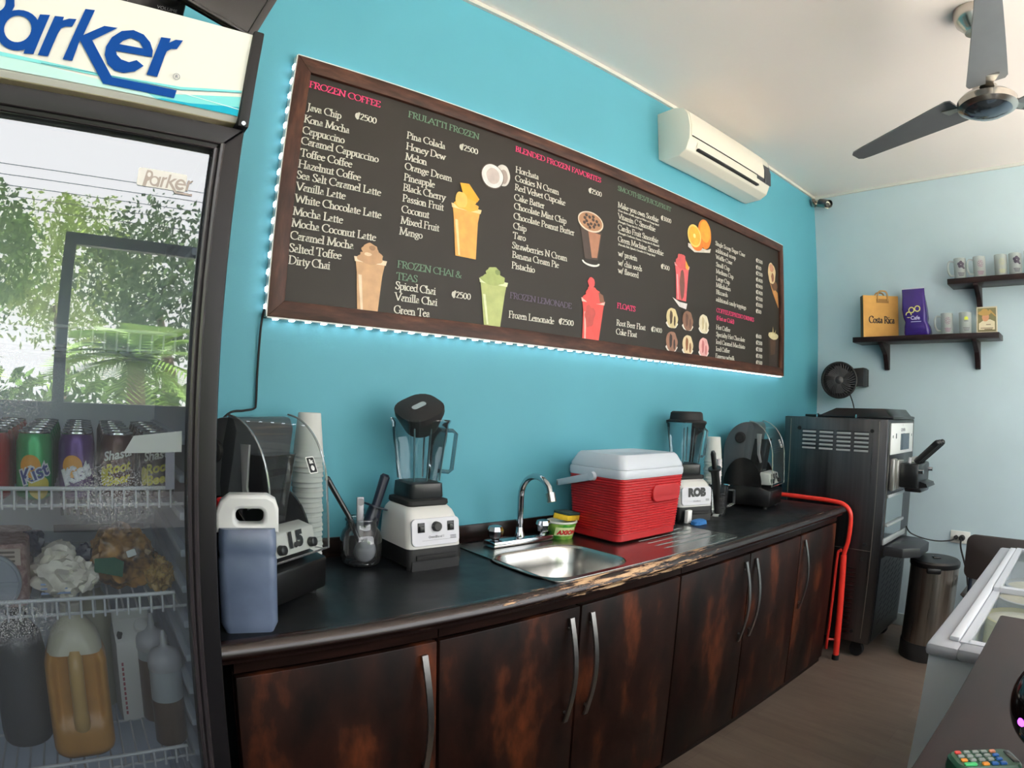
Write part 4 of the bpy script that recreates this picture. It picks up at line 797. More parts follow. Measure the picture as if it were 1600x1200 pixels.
mb = MB(); mb.loft([rr(.09, .05, .02, CZ+.001, 5, 2.19, -.3), rr(.085, .046, .02, CZ+.016, 5, 2.19, -.3), rr(.06, .03, .012, CZ+.022, 5, 2.19, -.3)]); ob('cleaning_cloth', mb, P('1f5f9a', .8), label='small blue folded cloth on the counter right of the cooler', cat_='cloth', loc=(2.19, -.3, CZ))
mb = MB(); mb.box(2.155, -.262, CZ, 2.19, -.242, CZ+.06, bev=.004); ob('soap_bottle', mb, WHITE, label='small white bottle peeking out beside the cooler', cat_='bottle', loc=(2.17, -.25, CZ))
# ------------------------------------------------------------------ drinks fridge
FX0, FX1, FY = -.62, .068, -.755
fr = thing('drinks_fridge', 'tall black glass-door drinks fridge with white lit sign, left of the worktop', 'fridge', (-.28, -.36, 0))
FB = P('121214', .45, Specular_IOR_Level=.25); LINER = P('c3cbd6', .5); SHW = P('cfd2d6', .4)
mb = MB(); mb.box(FX0, -.695, .06, FX0+.03, -.03, 2.12); mb.box(FX1-.03, -.695, .06, FX1-.002, -.03, 2.12); mb.box(FX0+.03, -.06, .06, FX1-.03, -.03, 2.12); mb.box(FX0+.03, -.695, 1.93, FX1-.03, -.06, 2.12); mb.box(FX0+.03, -.695, .06, FX1-.03, -.06, .3)
mb.box(FX0+.02, -.68, 0, FX1-.02, -.06, .06); ob('cabinet', mb, FB, fr)
mb = MB(); lx0, lx1 = FX0+.0305, FX1-.0305
mb.box(lx1-.008, -.69, .3, lx1, -.062, 1.93); mb.box(lx0, -.69, .3, lx0+.008, -.062, 1.93); mb.box(lx0, -.075, .3, lx1, -.0615, 1.93); mb.box(lx0, -.69, 1.92, lx1, -.06, 1.9295); mb.box(lx0, -.69, .3005, lx1, -.06, .31)
for k in range(22):
    z = .36+.07*k; mb.box(lx1-.022, -.66, z, lx1-.006, -.09, z+.016, bev=.004); mb.box(lx0+.006, -.66, z, lx0+.022, -.09, z+.016, bev=.004)
ob('liner', mb, LINER, fr)
mb = MB()
for k in range(14): mb.box(-.22+.0165*k, -.0775, 1.1, -.2125+.0165*k, -.0745, 1.185)
mb.box(-.24, -.078, 1.055, .0, -.0745, 1.075); ob('air_grille', mb, P('55606c', .5), fr)
def shelf(z, y0=-.655):
    mb = MB()
    for k in range(23): xx = lx0+.028+(lx1-lx0-.056)*k/22; mb.tube([(xx, -.1, z-.004), (xx, y0+.003, z-.004)], .0022, n=6)
    for yy in (-.1, -.28, -.46, y0+.012): mb.tube([(lx0+.012, yy, z-.0085), (lx1-.012, yy, z-.0085)], .0032, n=6)
    s_ = ob('shelf', mb, SHW, fr, label='white wire shelf')
    mb = MB(); mb.tube([(lx0+.03, y0-.004, z+.024), (lx1-.035, y0-.004, z+.024)], .0038, n=8)
    for k in range(27): xx = lx0+.034+(lx1-lx0-.072)*k/26; mb.tube([(xx, y0-.004, z+.022), (xx, y0-.004, z-.012)], .0022, n=6)
    ob('front_lip', mb, SHW, s_)
SZ = (.716, 1.04, 1.238, 1.516)
for z in SZ: shelf(z)
# door
dx0, dx1, dz0, dz1 = FX0+.004, FX1, .26, 1.915; dr = MB()
st_, gl = .05, -.742
dr.prism([(dx0, dz0), (dx1, dz0), (dx1-st_, dz0+st_), (dx0+st_, dz0+st_)], 'y', FY, -.7, bev=.006); dr.prism([(dx0, dz1), (dx0+st_, dz1-st_), (dx1-st_, dz1-st_), (dx1, dz1)], 'y', FY, -.7, bev=.006)
dr.prism([(dx1, dz0), (dx1, dz1), (dx1-st_, dz1-st_), (dx1-st_, dz0+st_)], 'y', FY, -.7, bev=.006); dr.prism([(dx0, dz0), (dx0+st_, dz0+st_), (dx0+st_, dz1-st_), (dx0, dz1)], 'y', FY, -.7, bev=.006)
door = ob('door', dr, P('141315', .4, Specular_IOR_Level=.25), fr)
mb = MB(); i0, i1, j0, j1 = dx0+st_, dx1-st_, dz0+st_, dz1-st_
for off, r in ((.012, .006), (.001, .005)):
    mb.tube([(i0-off, FY-.001, j0-off), (i1+off, FY-.001, j0-off), (i1+off, FY-.001, j1+off), (i0-off, FY-.001, j1+off)], r, n=8, closed=True)
ob('frame_bead', mb, P('2a2628', .25), door)
# glass with condensation
x = N('fridge_door_glass'); tr = x.n('BsdfTransparent'); tr.inputs[0].default_value = (.8, .85, .88, 1); g = x.n('BsdfGlossy'); g.inputs['Roughness'].default_value = .004
d1 = x.n('BsdfDiffuse'); d1.inputs[0].default_value = (.78, .8, .82, 1); t1 = x.n('BsdfTranslucent'); t1.inputs[0].default_value = (.78, .8, .82, 1); dm = x.n('MixShader'); dm.inputs[0].default_value = .4; x.l(d1.outputs[0], dm.inputs[1]); x.l(t1.outputs[0], dm.inputs[2])
tc = x.n('TexCoord'); sp = x.n('SeparateXYZ'); x.l(tc.outputs['Object'], sp.inputs[0])
def blobmask(cx, cz, rx, rz):
    a = x.n('Math', _operation='SUBTRACT'); x.l(sp.outputs['X'], a.inputs[0]); a.inputs[1].default_value = cx; a2 = x.n('Math', _operation='DIVIDE'); x.l(a.outputs[0], a2.inputs[0]); a2.inputs[1].default_value = rx
    c = x.n('Math', _operation='SUBTRACT'); x.l(sp.outputs['Z'], c.inputs[0]); c.inputs[1].default_value = cz; c2 = x.n('Math', _operation='DIVIDE'); x.l(c.outputs[0], c2.inputs[0]); c2.inputs[1].default_value = rz
    p1 = x.n('Math', _operation='MULTIPLY'); x.l(a2.outputs[0], p1.inputs[0]); x.l(a2.outputs[0], p1.inputs[1]); p2 = x.n('Math', _operation='MULTIPLY_ADD'); x.l(c2.outputs[0], p2.inputs[0]); x.l(c2.outputs[0], p2.inputs[1]); x.l(p1.outputs[0], p2.inputs[2])
    s_ = x.n('Math', _operation='SUBTRACT'); s_.inputs[0].default_value = 1; x.l(p2.outputs[0], s_.inputs[1]); s_.use_clamp = True; return s_.outputs[0]
def addm(a, b_): q = x.n('Math', _operation='ADD'); x.l(a, q.inputs[0]); x.l(b_, q.inputs[1]); q.use_clamp = True; return q.outputs[0]
GX, GZ = -.28, 0
msk = addm(addm(blobmask(-.11-GX, 1.27, .1, .075), blobmask(-.3-GX, 1.06, .12, .05)), blobmask(-.33-GX, 1.44, .16, .1))
fine = x.noise(freq=430, detail=3, rough=.7); thr = x.n('Math', _operation='MULTIPLY'); x.l(msk, thr.inputs[0]); x.l(x.ramp(fine, [(.46, (0, 0, 0, 1)), (.6, (1, 1, 1, 1))]), thr.inputs[1])
fog = x.n('Math', _operation='MULTIPLY_ADD'); x.l(thr.outputs[0], fog.inputs[0]); fog.inputs[1].default_value = .42; fog.inputs[2].default_value = .055; fog.use_clamp = True
h1 = x.n('MixShader'); x.l(fog.outputs[0], h1.inputs[0]); x.l(tr.outputs[0], h1.inputs[1]); x.l(dm.outputs[0], h1.inputs[2])
fn = x.n('Fresnel'); fn.inputs[0].default_value = 1.5; mu = x.n('Math', _operation='MULTIPLY'); x.l(fn.outputs[0], mu.inputs[0]); mu.inputs[1].default_value = 4.6; mu.use_clamp = True
h2 = x.n('MixShader'); x.l(mu.outputs[0], h2.inputs[0]); x.l(h1.outputs[0], h2.inputs[1]); x.l(g.outputs[0], h2.inputs[2]); x.l(h2.outputs[0], x.out.inputs[0])
mb = MB(); mb.quad([(i0-.004, gl, j0-.004), (i1+.004, gl, j0-.004), (i1+.004, gl, j1+.004), (i0-.004, gl, j1+.004)]); ob('glass_pane', mb, x.m, door, ext=1)
LOGO = {'cap': .075}
# ---- lettering of the maker's sign
SB = .0
def px(*pts): return [tuple(p) for p in pts]
A_HOLE = circ2(-.3545, 2.0, .0235, .026); A_OUT = circ2(-.3545, 2.008, .0385, .0375)
def parker(mb, M, mi=0):
    ln = []
    ln.append([( -.415, 2.062), (-.43, 1.962), (-.405, 1.962), (-.398, 2.0), (-.385, 2.01), (-.368, 2.028), (-.364, 2.05), (-.37, 2.072), (-.385, 2.082), (-.41, 2.082)])
    mb.flat([ln[0], circ2(-.392, 2.05, .013, .017)], M @ Matrix.Translation((0, 0, 0.00012)), 0, mi)
    mb.flat([circ2(-.348, 2.0085, .035, .0375), circ2(-.3495, 2.0105, .0215, .0245)], M @ Matrix.Translation((0, 0, 0.00024)), 0, mi)
    mb.flat([[(-.321, 2.045), (-.305, 2.048), (-.315, 1.971), (-.331, 1.969)]], M @ Matrix.Translation((0, 0, 0.00036)), 0, mi)
    mb.flat([[(-.297, 2.048), (-.282, 2.05), (-.2825, 2.043), (-.273, 2.049), (-.261, 2.051), (-.265, 2.035), (-.275, 2.033), (-.282, 2.028), (-.285, 2.016), (-.2915, 1.972), (-.308, 1.971)]], M @ Matrix.Translation((0, 0, 0.00048)), 0, mi)
    mb.flat([[(-.251, 2.074), (-.235, 2.076), (-.2435, 2.024), (-.213, 2.05), (-.19, 2.052), (-.227, 2.018), (-.181, 1.958), (-.067, 1.959), (-.069, 1.943), (-.193, 1.943), (-.247, 2.013), (-.251, 1.973), (-.267, 1.972)]], M @ Matrix.Translation((0, 0, 0.00060)), 0, mi)
    mb.flat([[(-.121, 2.011), (-.122, 2.024), (-.13, 2.039), (-.144, 2.051), (-.163, 2.055), (-.182, 2.048), (-.196, 2.032), (-.202, 2.012), (-.201, 1.996), (-.193, 1.98), (-.179, 1.971), (-.163, 1.97), (-.145, 1.977), (-.132, 1.991), (-.146, 1.999), (-.158, 1.992), (-.172, 1.994), (-.181, 2.001), (-.184, 2.008)], [(-.181, 2.022), (-.176, 2.03), (-.164, 2.039), (-.149, 2.036), (-.139, 2.024)]], M @ Matrix.Translation((0, 0, 0.00072)), 0, mi)
    mb.flat([[(-.113, 2.054), (-.096, 2.056), (-.097, 2.047), (-.087, 2.056), (-.074, 2.058), (-.0815, 2.038), (-.091, 2.036), (-.098, 2.029), (-.1, 2.018), (-.105, 1.976), (-.124, 1.976)]], M @ Matrix.Translation((0, 0, 0.00084)), 0, mi)
hs = MB(); hs.box(FX0, -.745, 1.926, FX1-.016, -.66, 2.112, bev=.004); hd = ob('header', hs, P('b9ad8e', .5), fr)
x = N('backlit_sign_face'); e = x.n('Emission'); e.inputs[1].default_value = .04; b = x.n('BsdfDiffuse'); ad = x.n('AddShader'); tc = x.n('TexCoord'); sp = x.n('SeparateXYZ'); x.l(tc.outputs['Object'], sp.inputs[0])
e.inputs[0].default_value = lin('f1ead6'); b.inputs[0].default_value = lin('dad7ce'); x.l(b.outputs[0], ad.inputs[0]); x.l(e.outputs[0], ad.inputs[1]); x.l(ad.outputs[0], x.out.inputs[0])
SIGNF = x.m
def signcol(nm, c, k=.04):
    x = N(nm); e = x.n('Emission'); e.inputs[1].default_value = k; b = x.n('BsdfDiffuse'); ad = x.n('AddShader'); e.inputs[0].default_value = lin(c); b.inputs[0].default_value = lin(c); x.l(b.outputs[0], ad.inputs[0]); x.l(e.outputs[0], ad.inputs[1]); x.l(ad.outputs[0], x.out.inputs[0]); return x.m
mb = MB(); yy = -.757; pr = [(-.745, 2.111), (yy-.002, 2.108), (yy, 2.06), (yy, 1.96), (yy+.003, 1.935), (-.745, 1.928)]
mb.loft([[(FX0+.004, y, z) for y, z in pr], [(FX1-.017, y, z) for y, z in pr]], cap=(False, False), close=False)
sg = ob('sign_face', mb, SIGNF, hd, ext=1, label='white backlit sign face')
F = lambda k: FRONT(0, yy-.0006-.0003*k, 0); R0 = FX1-.018
mb = MB(); mb.flat([[(-.6, 1.962), (-.3, 1.957), (-.2, 1.95), (-.06, 1.948), (R0, 1.97), (R0, 1.936), (-.6, 1.937)]], F(0), 0, 0)
mb.flat([[(-.12, 1.945), (-.06, 1.953), (R0, 1.975), (R0, 1.94), (-.1, 1.936)]], F(1), 0, 1); mb.flat([[(-.09, 1.939), (-.04, 1.9405), (R0, 1.954), (R0, 1.936), (-.1, 1.9355)]], F(2), 0, 2)
mb.flat([[(-.6, 1.972), (-.36, 1.965), (-.2, 1.961), (-.06, 1.968), (R0, 1.988), (R0, 1.984), (-.06, 1.963), (-.2, 1.956), (-.36, 1.958), (-.6, 1.966)]], F(1), 0, 1)
mb.flat([[(-.3, 1.959), (-.06, 1.9625), (R0, 1.984), (R0, 1.9826), (-.06, 1.9612), (-.3, 1.958)]], F(3), 0, 3); mb.flat([[(-.05, 2.107), (R0, 2.108), (R0, 2.094), (-.02, 2.102)]], F(0), 0, 1)
mb.flat([[(-.06, 1.957), (R0, 1.95), (R0, 1.9485), (-.06, 1.9555)]], F(4), 0, 4)
ob('printed_swoosh', mb, [signcol('pale_aqua_print', 'b4d6d0'), signcol('aqua_print', '78c4c4'), signcol('deep_aqua_print', '2494ab', .03), signcol('dark_line_print', '3c6f7a', .03), signcol('light_line_print', 'cfe4e2')], sg, ext=1)
mb = MB(); parker(mb, F(6)); ob('logo_lettering', mb, signcol('blue_logo_print', '163e80', .03), sg, ext=1)
mb = MB(); mb.flat([circ2(-.072, 1.985, .0062), circ2(-.072, 1.985, .0054)], F(7)); mb.sans('R', F(7) @ Matrix.Translation((-.072, 1.985, 0)), .0085, bold=.0001); ob('registered_mark', mb, P('303a50', .5), sg, ext=1)
mb = MB(); mb.box(FX1-.0165, -.765, 1.915, FX1+.004, -.65, 2.116, bev=.003); ec = ob('sign_end_cap', mb, FB, hd); mb = MB(); mb.lathe([(.004, .7675), (.005, .765)], (FX1-.007, 0, 1.921), n=10, axis='y'); ob('screw', mb, CHROME, ec)
# maker's plate on the glass
mb = MB(); mb.flat([rr2(.086, .032, .004, -.064, 1.797)], FRONT(0, gl-.0012, 0), .0008); bp = ob('badge', mb, P('b9b4ae', .35, .2), door, label='small silver badge on the glass', ext=1)
mb = MB(); parker(mb, Matrix.Translation((-.0, gl-.0022, 0)) @ Matrix.Translation((.0085, 0, 1.3)) @ FRONT(0, 0, 0) @ Matrix.Translation((.0, -.0, 0)) @ Matrix.Scale(.245, 4)); ob('badge_lettering', mb, P('8d8078', .4), bp, ext=1)
# ---- cans on the second shelf down
def can(name, body, x, y, label, group, prints=None):
    t = thing(name, label, 'can', (x, y, SZ[2]), 0, group); mb = MB(TM(t)); mb.lathe([(.024, 0), (.0325, .006), (.033, .012), (.033, .1), (.029, .112), (.0275, .1155)], n=28, cap=(True, False)); o = ob('body', mb, body, t, ext=1)
    mb = MB(TM(t)); mb.lathe([(.0275, .1155), (.0288, .1175), (.0285, .12), (.026, .1195), (.0245, .116), (.001, .1165)], n=24, cap=(False, False)); mb.flat([rr2(.014, .022, .006, 0, 0)], Matrix.Translation((0, .002, .1185)), .0008); ob('lid', mb, P('c9cacc', .2, .9), t, ext=1)
    if prints:
        mb = MB(); prints(mb); ob('label_print', mb, prints.mats, o, ext=1)
    return t
def cyl(p, R=.033): return wrap(R)(Vector((p[0], p[1], 0)))
def kist(x, y, white):
    def f_(mb):
        M = WR(x, y, SZ[2], math.atan2(x+.155, 1.2)*-1)
        wflat(mb, [circ2(-.008, .06, .019, .02)], .0332, 0, M, 0)
        if not white: wflat(mb, [blobp(.008, .024, .02, .02, 3)], .0331, 0, M, 3)
        rt = lambda v, sx=1: Vector((v.x*.93-v.y*.35, v.x*.35+v.y*.93+.047, 0))
        mb.sans('Kist', M, .034, 1, .0035, fn=lambda v: wrap(.0336)(rt(v))); mb.sans('Kist', M, .034, 2, .0008, fn=lambda v: wrap(.034)(rt(v)))
    f_.mats = [P('d9962f', .4), P('cfd3d8', .4), P('e9e9ee', .4) if white else P('3c4a86', .4), P('c9b84a', .4)]; return f_
def shasta(x, y):
    def f_(mb):
        M = WR(x, y, SZ[2], math.atan2(x+.155, 1.2)*-1); wflat(mb, [blobp(-.027, .042, .009, .018, 2, .2)], .0332, 0, M, 0)
        s_ = lambda v, y0: Vector((v.x*.97-v.y*.2, v.x*.2+v.y*.97+y0, 0))
        mb.sans('Shasta', M, .023, 1, .0006, fn=lambda v: wrap(.0338)(s_(v, .082)), shear=.3); mb.sans('Root', M, .024, 0, .001, fn=lambda v: wrap(.0338)(s_(v, .058)), shear=.3); mb.sans('Beer', M, .024, 0, .001, fn=lambda v: wrap(.0338)(s_(v, .037)), shear=.3)
    f_.mats = [P('d8cc2a', .4), P('e6e6e2', .4)]; return f_
colm = [('red', P('b01f24', .3, .3), 'red', lambda x, y: None), ('green', P('2f9a5c', .3, .3), 'green', lambda x, y: kist(x, y, False)), ('purple', P('4a2370', .28, .3), 'purple', lambda x, y: kist(x, y, True)), ('root', P('4a2118', .3, .3, var=.2), 'dark brown', shasta), ('root2', P('2c1712', .3, .3, var=.2), 'black-brown', shasta)]
for ci, (nm, m, cname, pf_) in enumerate(colm):
    x_ = -.322+.0755*ci
    for r_ in range(6):
        y_ = -.61+.0725*r_; lab = (f'front {cname} soda can in the fridge column of {cname} cans' if r_ == 0 else f'{ORD[r_]} can back in the {cname} soda can column of the fridge')
        can('soda_can', m, x_, y_, lab, f'{cname} soda cans in the fridge', pf_(x_, y_) if r_ == 0 else None)
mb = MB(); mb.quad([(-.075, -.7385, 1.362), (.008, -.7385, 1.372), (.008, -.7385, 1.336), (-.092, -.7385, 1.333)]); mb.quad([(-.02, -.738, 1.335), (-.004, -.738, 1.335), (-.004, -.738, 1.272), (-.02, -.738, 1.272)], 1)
ob('pale_patch', mb, [P('f0eee8', .5), P('8d8a98', .5)], door, label='blank white patch inside the glass', ext=1)  # flat white patch and grey strip just behind the pane
# ---- third shelf: tub, marshmallows, snack bag
S2 = SZ[1]
t = thing('plastic_tub', 'clear plastic tub of pinkish crumbs lying on its side, left on the middle fridge shelf', 'tub', (-.325, -.53, S2)); M = TM(t)
mb = MB(M); mb.loft([rr(.115, .17, .02, .0), rr(.12, .175, .02, .01), rr(.12, .175, .02, .11), rr(.11, .165, .02, .115)]); ob('body', mb, mix2('pink_crumb_fill', '8f6a66', 'b79a94', (1, 1, 1), 60, .4, .6, .4), t)
mb = MB(M); mb.lathe([(.05, .088), (.05, .099), (.046, .102), (.044, .1), (.001, .1)], (0.0, 0, .05), axis='y', n=32); mb.box(-.045, -.1035, .046, .045, -.1005, .052); ob('lid', mb, P('9aa0ab', .35), t)
mb = MB(M); mb.quad([(-.05, -.0885, .078), (.05, -.0885, .078), (.05, -.0885, .108), (-.05, -.0885, .108)]); [mb.flat([rr2(.08, .004, .001, 0, .086+.008*k)], FRONT(0, -.0892, 0), 0, 1) for k in range(3)]; ob('paper_label', mb, [P('b7a79c', .6), P('5c4c46', .6)], t, ext=1)
BAGW = mix2('marshmallow_bag', 'cfc7ba', 'e6e0d4', (1, 1, 1), 30, .4, .6, .45)
t = thing('marshmallow_bag', 'crumpled white bag with blue print, middle of the fridge shelf under the cans', 'bag', (-.205, -.54, S2)); M = TM(t)
mb = MB(M); mb.ball((0, 0, .035), (.062, .06, .042), 0, 4, .35, 9, 3, -.035); mb.ball((-.005, .01, .07), (.035, .03, .028), 0, 3, .4, 9, 6); mb.ball((.035, -.02, .04), (.03, .035, .03), 0, 3, .45, 10, 11, -.04); ob('bag_body', mb, BAGW, t)
mb = MB()
for k in range(5): mb.flat([rr2(.055, .0035, .001, -.012, .018+.0075*k)], M @ Matrix.Translation((0, -.064+.0035*k, 0)) @ Matrix.Rotation(PI/2-.35, 4, 'X'), .0006, 0)
mb.flat([rr2(.014, .01, .002, -.015, .058)], M @ Matrix.Translation((0, -.05, 0)) @ Matrix.Rotation(PI/2-.4, 4, 'X'), .001, 1); ob('printed_block', mb, [P('7f93b8', .5), P('b34a44', .5)], t, ext=1)
mb = MB(M); mb.ball((.045, .0, .075), (.016, .012, .02), 0, 3, .4, 8, 2); mb.ball((-.055, .02, .095), (.022, .015, .025), 0, 3, .4, 8, 7); ob('bag_end', mb, P('20263c', .4), t)
t = thing('snack_bag', 'brown and tan snack bag with green label at the right of the middle fridge shelf', 'bag', (-.07, -.53, S2)); M = TM(t)
mb = MB(M); mb.T = M @ Matrix.Translation((-.01, 0, .062)) @ Matrix.Rotation(.35, 4, 'Y'); mb.ball((0, 0, 0), (.07, .04, .062), 0, 4, .3, 7, 21); SN = mix2('brown_tan_wrap', '2b1a12', 'b08043', (1, 1, 1), 22, .38, .6, .22); ob('bag_body', mb, SN, t)
mb = MB(M); mb.T = M @ Matrix.Translation((.055, -.02, .03)); mb.ball((0, 0, 0), (.028, .045, .034), 0, 4, .4, 10, 31, -.028); ob('loose_crisps', mb, mix2('golden_crisps', '8f6a34', 'c9a866', (1, 1, 1), 60, .4, .6, .35), t)
mb = MB(); mb.flat([[(-.03, -.014), (.026, -.022), (.03, .008), (.012, .016), (-.028, .012)]], M @ Matrix.Translation((-.044, -.047, .06)) @ Matrix.Rotation(PI/2, 4, 'X') @ Matrix.Rotation(-.3, 4, 'Y'), .001, 0); mb.flat([rr2(.018, .013, .002)], M @ Matrix.Translation((.0, -.05, .083)) @ Matrix.Rotation(PI/2, 4, 'X') @ Matrix.Rotation(.3, 4, 'Z'), .001, 1); ob('bag_label', mb, [P('175a45', .4), P('d6d8dc', .4)], t, ext=1)
# ---- bottom shelf
S3 = SZ[0]
MILKY = P('c9c4ae', .35); TAN = P('c08a43', .35, var=.12, freq=25)
t = thing('juice_jug', 'large gripped jug of orange-brown juice on the lower fridge shelf', 'jug', (-.192, -.555, S3)); M = TM(t)
mb = MB(M); R = []; prof = [(.1, 0), (.116, .012), (.118, .06), (.117, .12), (.116, .17), (.114, .2), (.104, .215)]; hh = [.0, .008, .02, .035, .05, .065, .08, .095, .11, .125, .14, .155, .17, .185, .2, .212, .22]
for z in hh:
    w_ = .1+.017*min(1, z/.012); w_ = w_ if z < .2 else w_-.012*(z-.2)/.02; ring = []
    for (px_, py_, pz_) in rr(w_*1.02, w_*.95, .03, z, 14):
        k = max(0, min(1, (z-.06)/.03))*max(0, min(1, (.225-z)/.02)); a = abs(px_)
        dent = .021*k*math.exp(-((a-.034)/.0115)**2) if py_ < 0 else 0
        ring.append((px_, py_+dent, pz_))
    R.append(ring)
mb.loft(R); ob('liquid_body', mb, TAN, t, ang=60)
mb = MB(M); mb.loft([rr(.107, .1, .03, .218, 8), rr(.104, .096, .034, .228, 8), rr(.088, .08, .035, .252, 8), rr(.062, .058, .028, .272, 8), rr(.042, .042, .02, .282, 8), rr(.038, .038, .018, .292, 8)]); ob('shoulder', mb, MILKY, t, ang=60)
mb = MB(M); mb.lathe([(.021, .288), (.0225, .29), (.0225, .308), (.02, .311)], n=24); ob('cap', mb, P('cfcabd', .4), t)
mb = MB(M); mb.tube(cat([(0, -.042, .222), (0, -.057, .19), (0, -.059, .14), (0, -.055, .085), (0, -.046, .065)], 5), [.012]*2+[.0145]*12+[.016]*5+[.012]*2, n=12) ; ob('grip_column', mb, P('cfa869', .35), t)
def bottlelathe(name, label, cat_, x, y, prof, mats, parts, grp=None):
    t = thing(name, label, cat_, (x, y, S3), 0, grp); M = TM(t)
    for nm, pr_, m_ in parts: mb = MB(M); mb.lathe(pr_, n=28); ob(nm, mb, m_, t, ang=45)
    return t
PALE = P('a9b1b6', .35); BR = P('5a4636', .4, var=.1); CAPW = P('b9bac0', .4)
for (x_, y_, lq, lab) in ((-.018, -.585, .1, 'nearest squeeze bottle of brown sauce at the right of the lower fridge shelf'), (-.03, -.475, .145, 'squeeze bottle of brown sauce behind the nearest one, beside the white carton')):
    bottlelathe('squeeze_bottle', lab, 'bottle', x_, y_, None, None, [('sauce', [(.03, 0), (.0325, .004), (.0325, lq)], BR), ('body', [(.0325, lq+.0002), (.0325, .165), (.03, .172)], PALE), ('cap', [(.033, .166), (.0345, .168), (.0345, .19), (.028, .203), (.012, .21), (.0075, .216), (.0045, .245), (.0035, .247)], CAPW)], 'squeeze bottles on the lower fridge shelf')
t = thing('drink_carton', 'white gable-top carton between the juice jug and the squeeze bottles', 'carton', (-.072, -.44, S3)); M = TM(t) @ Matrix.Rotation(.12, 4, 'Z'); mb = MB(M)
mb.box(-.04, -.035, 0, .04, .035, .185, bev=.002); mb.prism([(-.035, .185), (.035, .185), (.003, .225), (.003, .245), (-.003, .245), (-.003, .225)], 'x', -.04, .04); ob('body', mb, P('d2d2d0', .5), t)
mb = MB(M); mb.lathe([(.015, 0), (.015, .014), (.013, .016)], n=18); 
for v in mb.bm.verts: v.co = M @ Matrix.Translation((.018, -.02, .208)) @ Matrix.Rotation(.75, 4, 'X') @ M.inverted() @ v.co
ob('cap', mb, P('d8d8d8', .4), t)
mb = MB(); [mb.flat([rr2(.0045, .008, .001, -.03, .02+.0115*k)], M @ FRONT(0, -.0358, 0), 0, 0) for k in range(11)]; mb.flat([blobp(-.03, .2, .006, .01, 2, .4)], M @ FRONT(0, -.03, 0), 0, 1); ob('side_print', mb, [P('9c4a58', .5), P('303036', .5)], t, ext=1)
bottlelathe('milk_bottle', 'pale milky plastic bottle standing behind the juice jug', 'bottle', -.15, -.36, None, None, [('body', [(.044, 0), (.047, .006), (.047, .2), (.04, .24), (.022, .27), (.02, .28)], P('aaa894', .4)), ('cap', [(.022, .278), (.022, .295), (.02, .297)], CAPW)])
bottlelathe('dark_bottle', 'dark grey round bottle at the left of the lower fridge shelf', 'bottle', -.305, -.49, None, None, [('body', [(.045, 0), (.05, .008), (.052, .03), (.052, .19), (.045, .23), (.02, .262)], P('45474b', .4)), ('cap', [(.021, .26), (.021, .275), (.019, .277)], MATTE)])
# ---- on top of the fridge
t = thing('audio_receiver', 'black audio unit with volume marking on top of the fridge', 'audio unit', (-.32, -.4, 2.12))
mb = MB(); mb.box(-.57, -.6, 2.13, -.072, -.22, 2.33, bev=.006); ob('case', mb, P('1c1b1c', .4), t); mb = MB()
for xx in (-.52, -.13):
    for yy in (-.55, -.27): mb.lathe([(.016, 2.12), (.016, 2.131)], (xx, yy, 0), n=12)
obs('foot', mb, MATTE, t); mb = MB(); mb.sans('VOLUME', FRONT(-.108, -.6008, 2.212), .011); mb.sans('INPUT', FRONT(-.2, -.6008, 2.212), .009); ob('lettering', mb, P('b9b9b9', .5), t, ext=1)
mb = MB(); mb.lathe([(.03, .6), (.028, .618), (.024, .62)], (-.108, 0, 2.25), axis='y', n=24); ob('volume_knob', mb, P('2a2a2c', .3), t)
t = thing('black_panel', 'thin black panel leaning on its corner on top of the fridge, at its right end', 'panel', (.04, -.6, 2.12)); M = Matrix.Translation((.058, -.715, 2.125)) @ Matrix.Rotation(.3, 4, 'Y') @ Matrix.Rotation(-.16, 4, 'X')
mb = MB(M); mb.box(-.22, .0, .0, .0, .012, .26, bev=.003); ob('sheet', mb, P('0f1112', .25), t)
mb = MB(M); mb.box(-.012, -.008, .0, .003, .0, .26, bev=.002); mb.box(-.22, -.006, .0, .0, .0, .008, bev=.002); ob('edge_rim', mb, P('1d1c1b', .3), t)
# ------------------------------------------------------------------ soft-serve machine
MX0, MX1, MY0, MY1, MZ0, MZ1 = 3.40, 4.0, -.785, -.12, .1, 1.414
t = thing('soft_serve_machine', 'tall stainless soft-serve machine on casters in the corner under the wall fan', 'ice cream machine', (3.7, -.45, 0))
mb = MB(); mb.box(MX0, MY0, MZ0, MX1, MY1, MZ1, bev=.006); ob('cabinet', mb, MACH, t)
mb = MB(); xs_ = MX0-.0015
mb.box(xs_-.001, -.735, .13, xs_+.002, -.732, 1.4); mb.box(xs_-.001, -.165, .13, xs_+.002, -.1625, 1.4); mb.box(xs_-.001, -.735, .655, xs_+.002, -.165, .6565)
mb.box(MX0+.03, MY0-.002, .7, MX0+.033, MY0+.001, 1.4); ob('panel_seam', mb, P('8d8780', .4, .6), t)
mb = MB(); mb2 = MB()
for c in range(4):
    for r in range(5):
        y0 = -.25-.112*c; z0 = 1.338-.0245*r; mb.box(xs_-.0012, y0-.085, z0-.017, xs_+.001, y0+.003, z0-.003, mi=1); mb.box(xs_-.0055, y0-.087, z0-.005, xs_+.001, y0+.005, z0)
ob('vent_louvers', mb, [P('24272a', .4, .7), P('a9acae', .7)], t)
mb2 = MB()
for k in range(16): mb2.box(xs_-.004, -.655, .14+.0265*k, xs_+.001, -.60, .148+.0265*k)
ob('lower_louvers', mb2, P('1a1413', .5, .4), t)
mb = MB()
for y, z in ((-.222, 1.345), (-.69, 1.345), (-.69, .69), (-.685, .605), (-.672, .165)): mb.lathe([(.012, MX0+.001), (.0105, MX0-.006)], (0, y, z), n=12, axis='x')
obs('panel_bolt', mb, MATTE, t)
ff = MY0
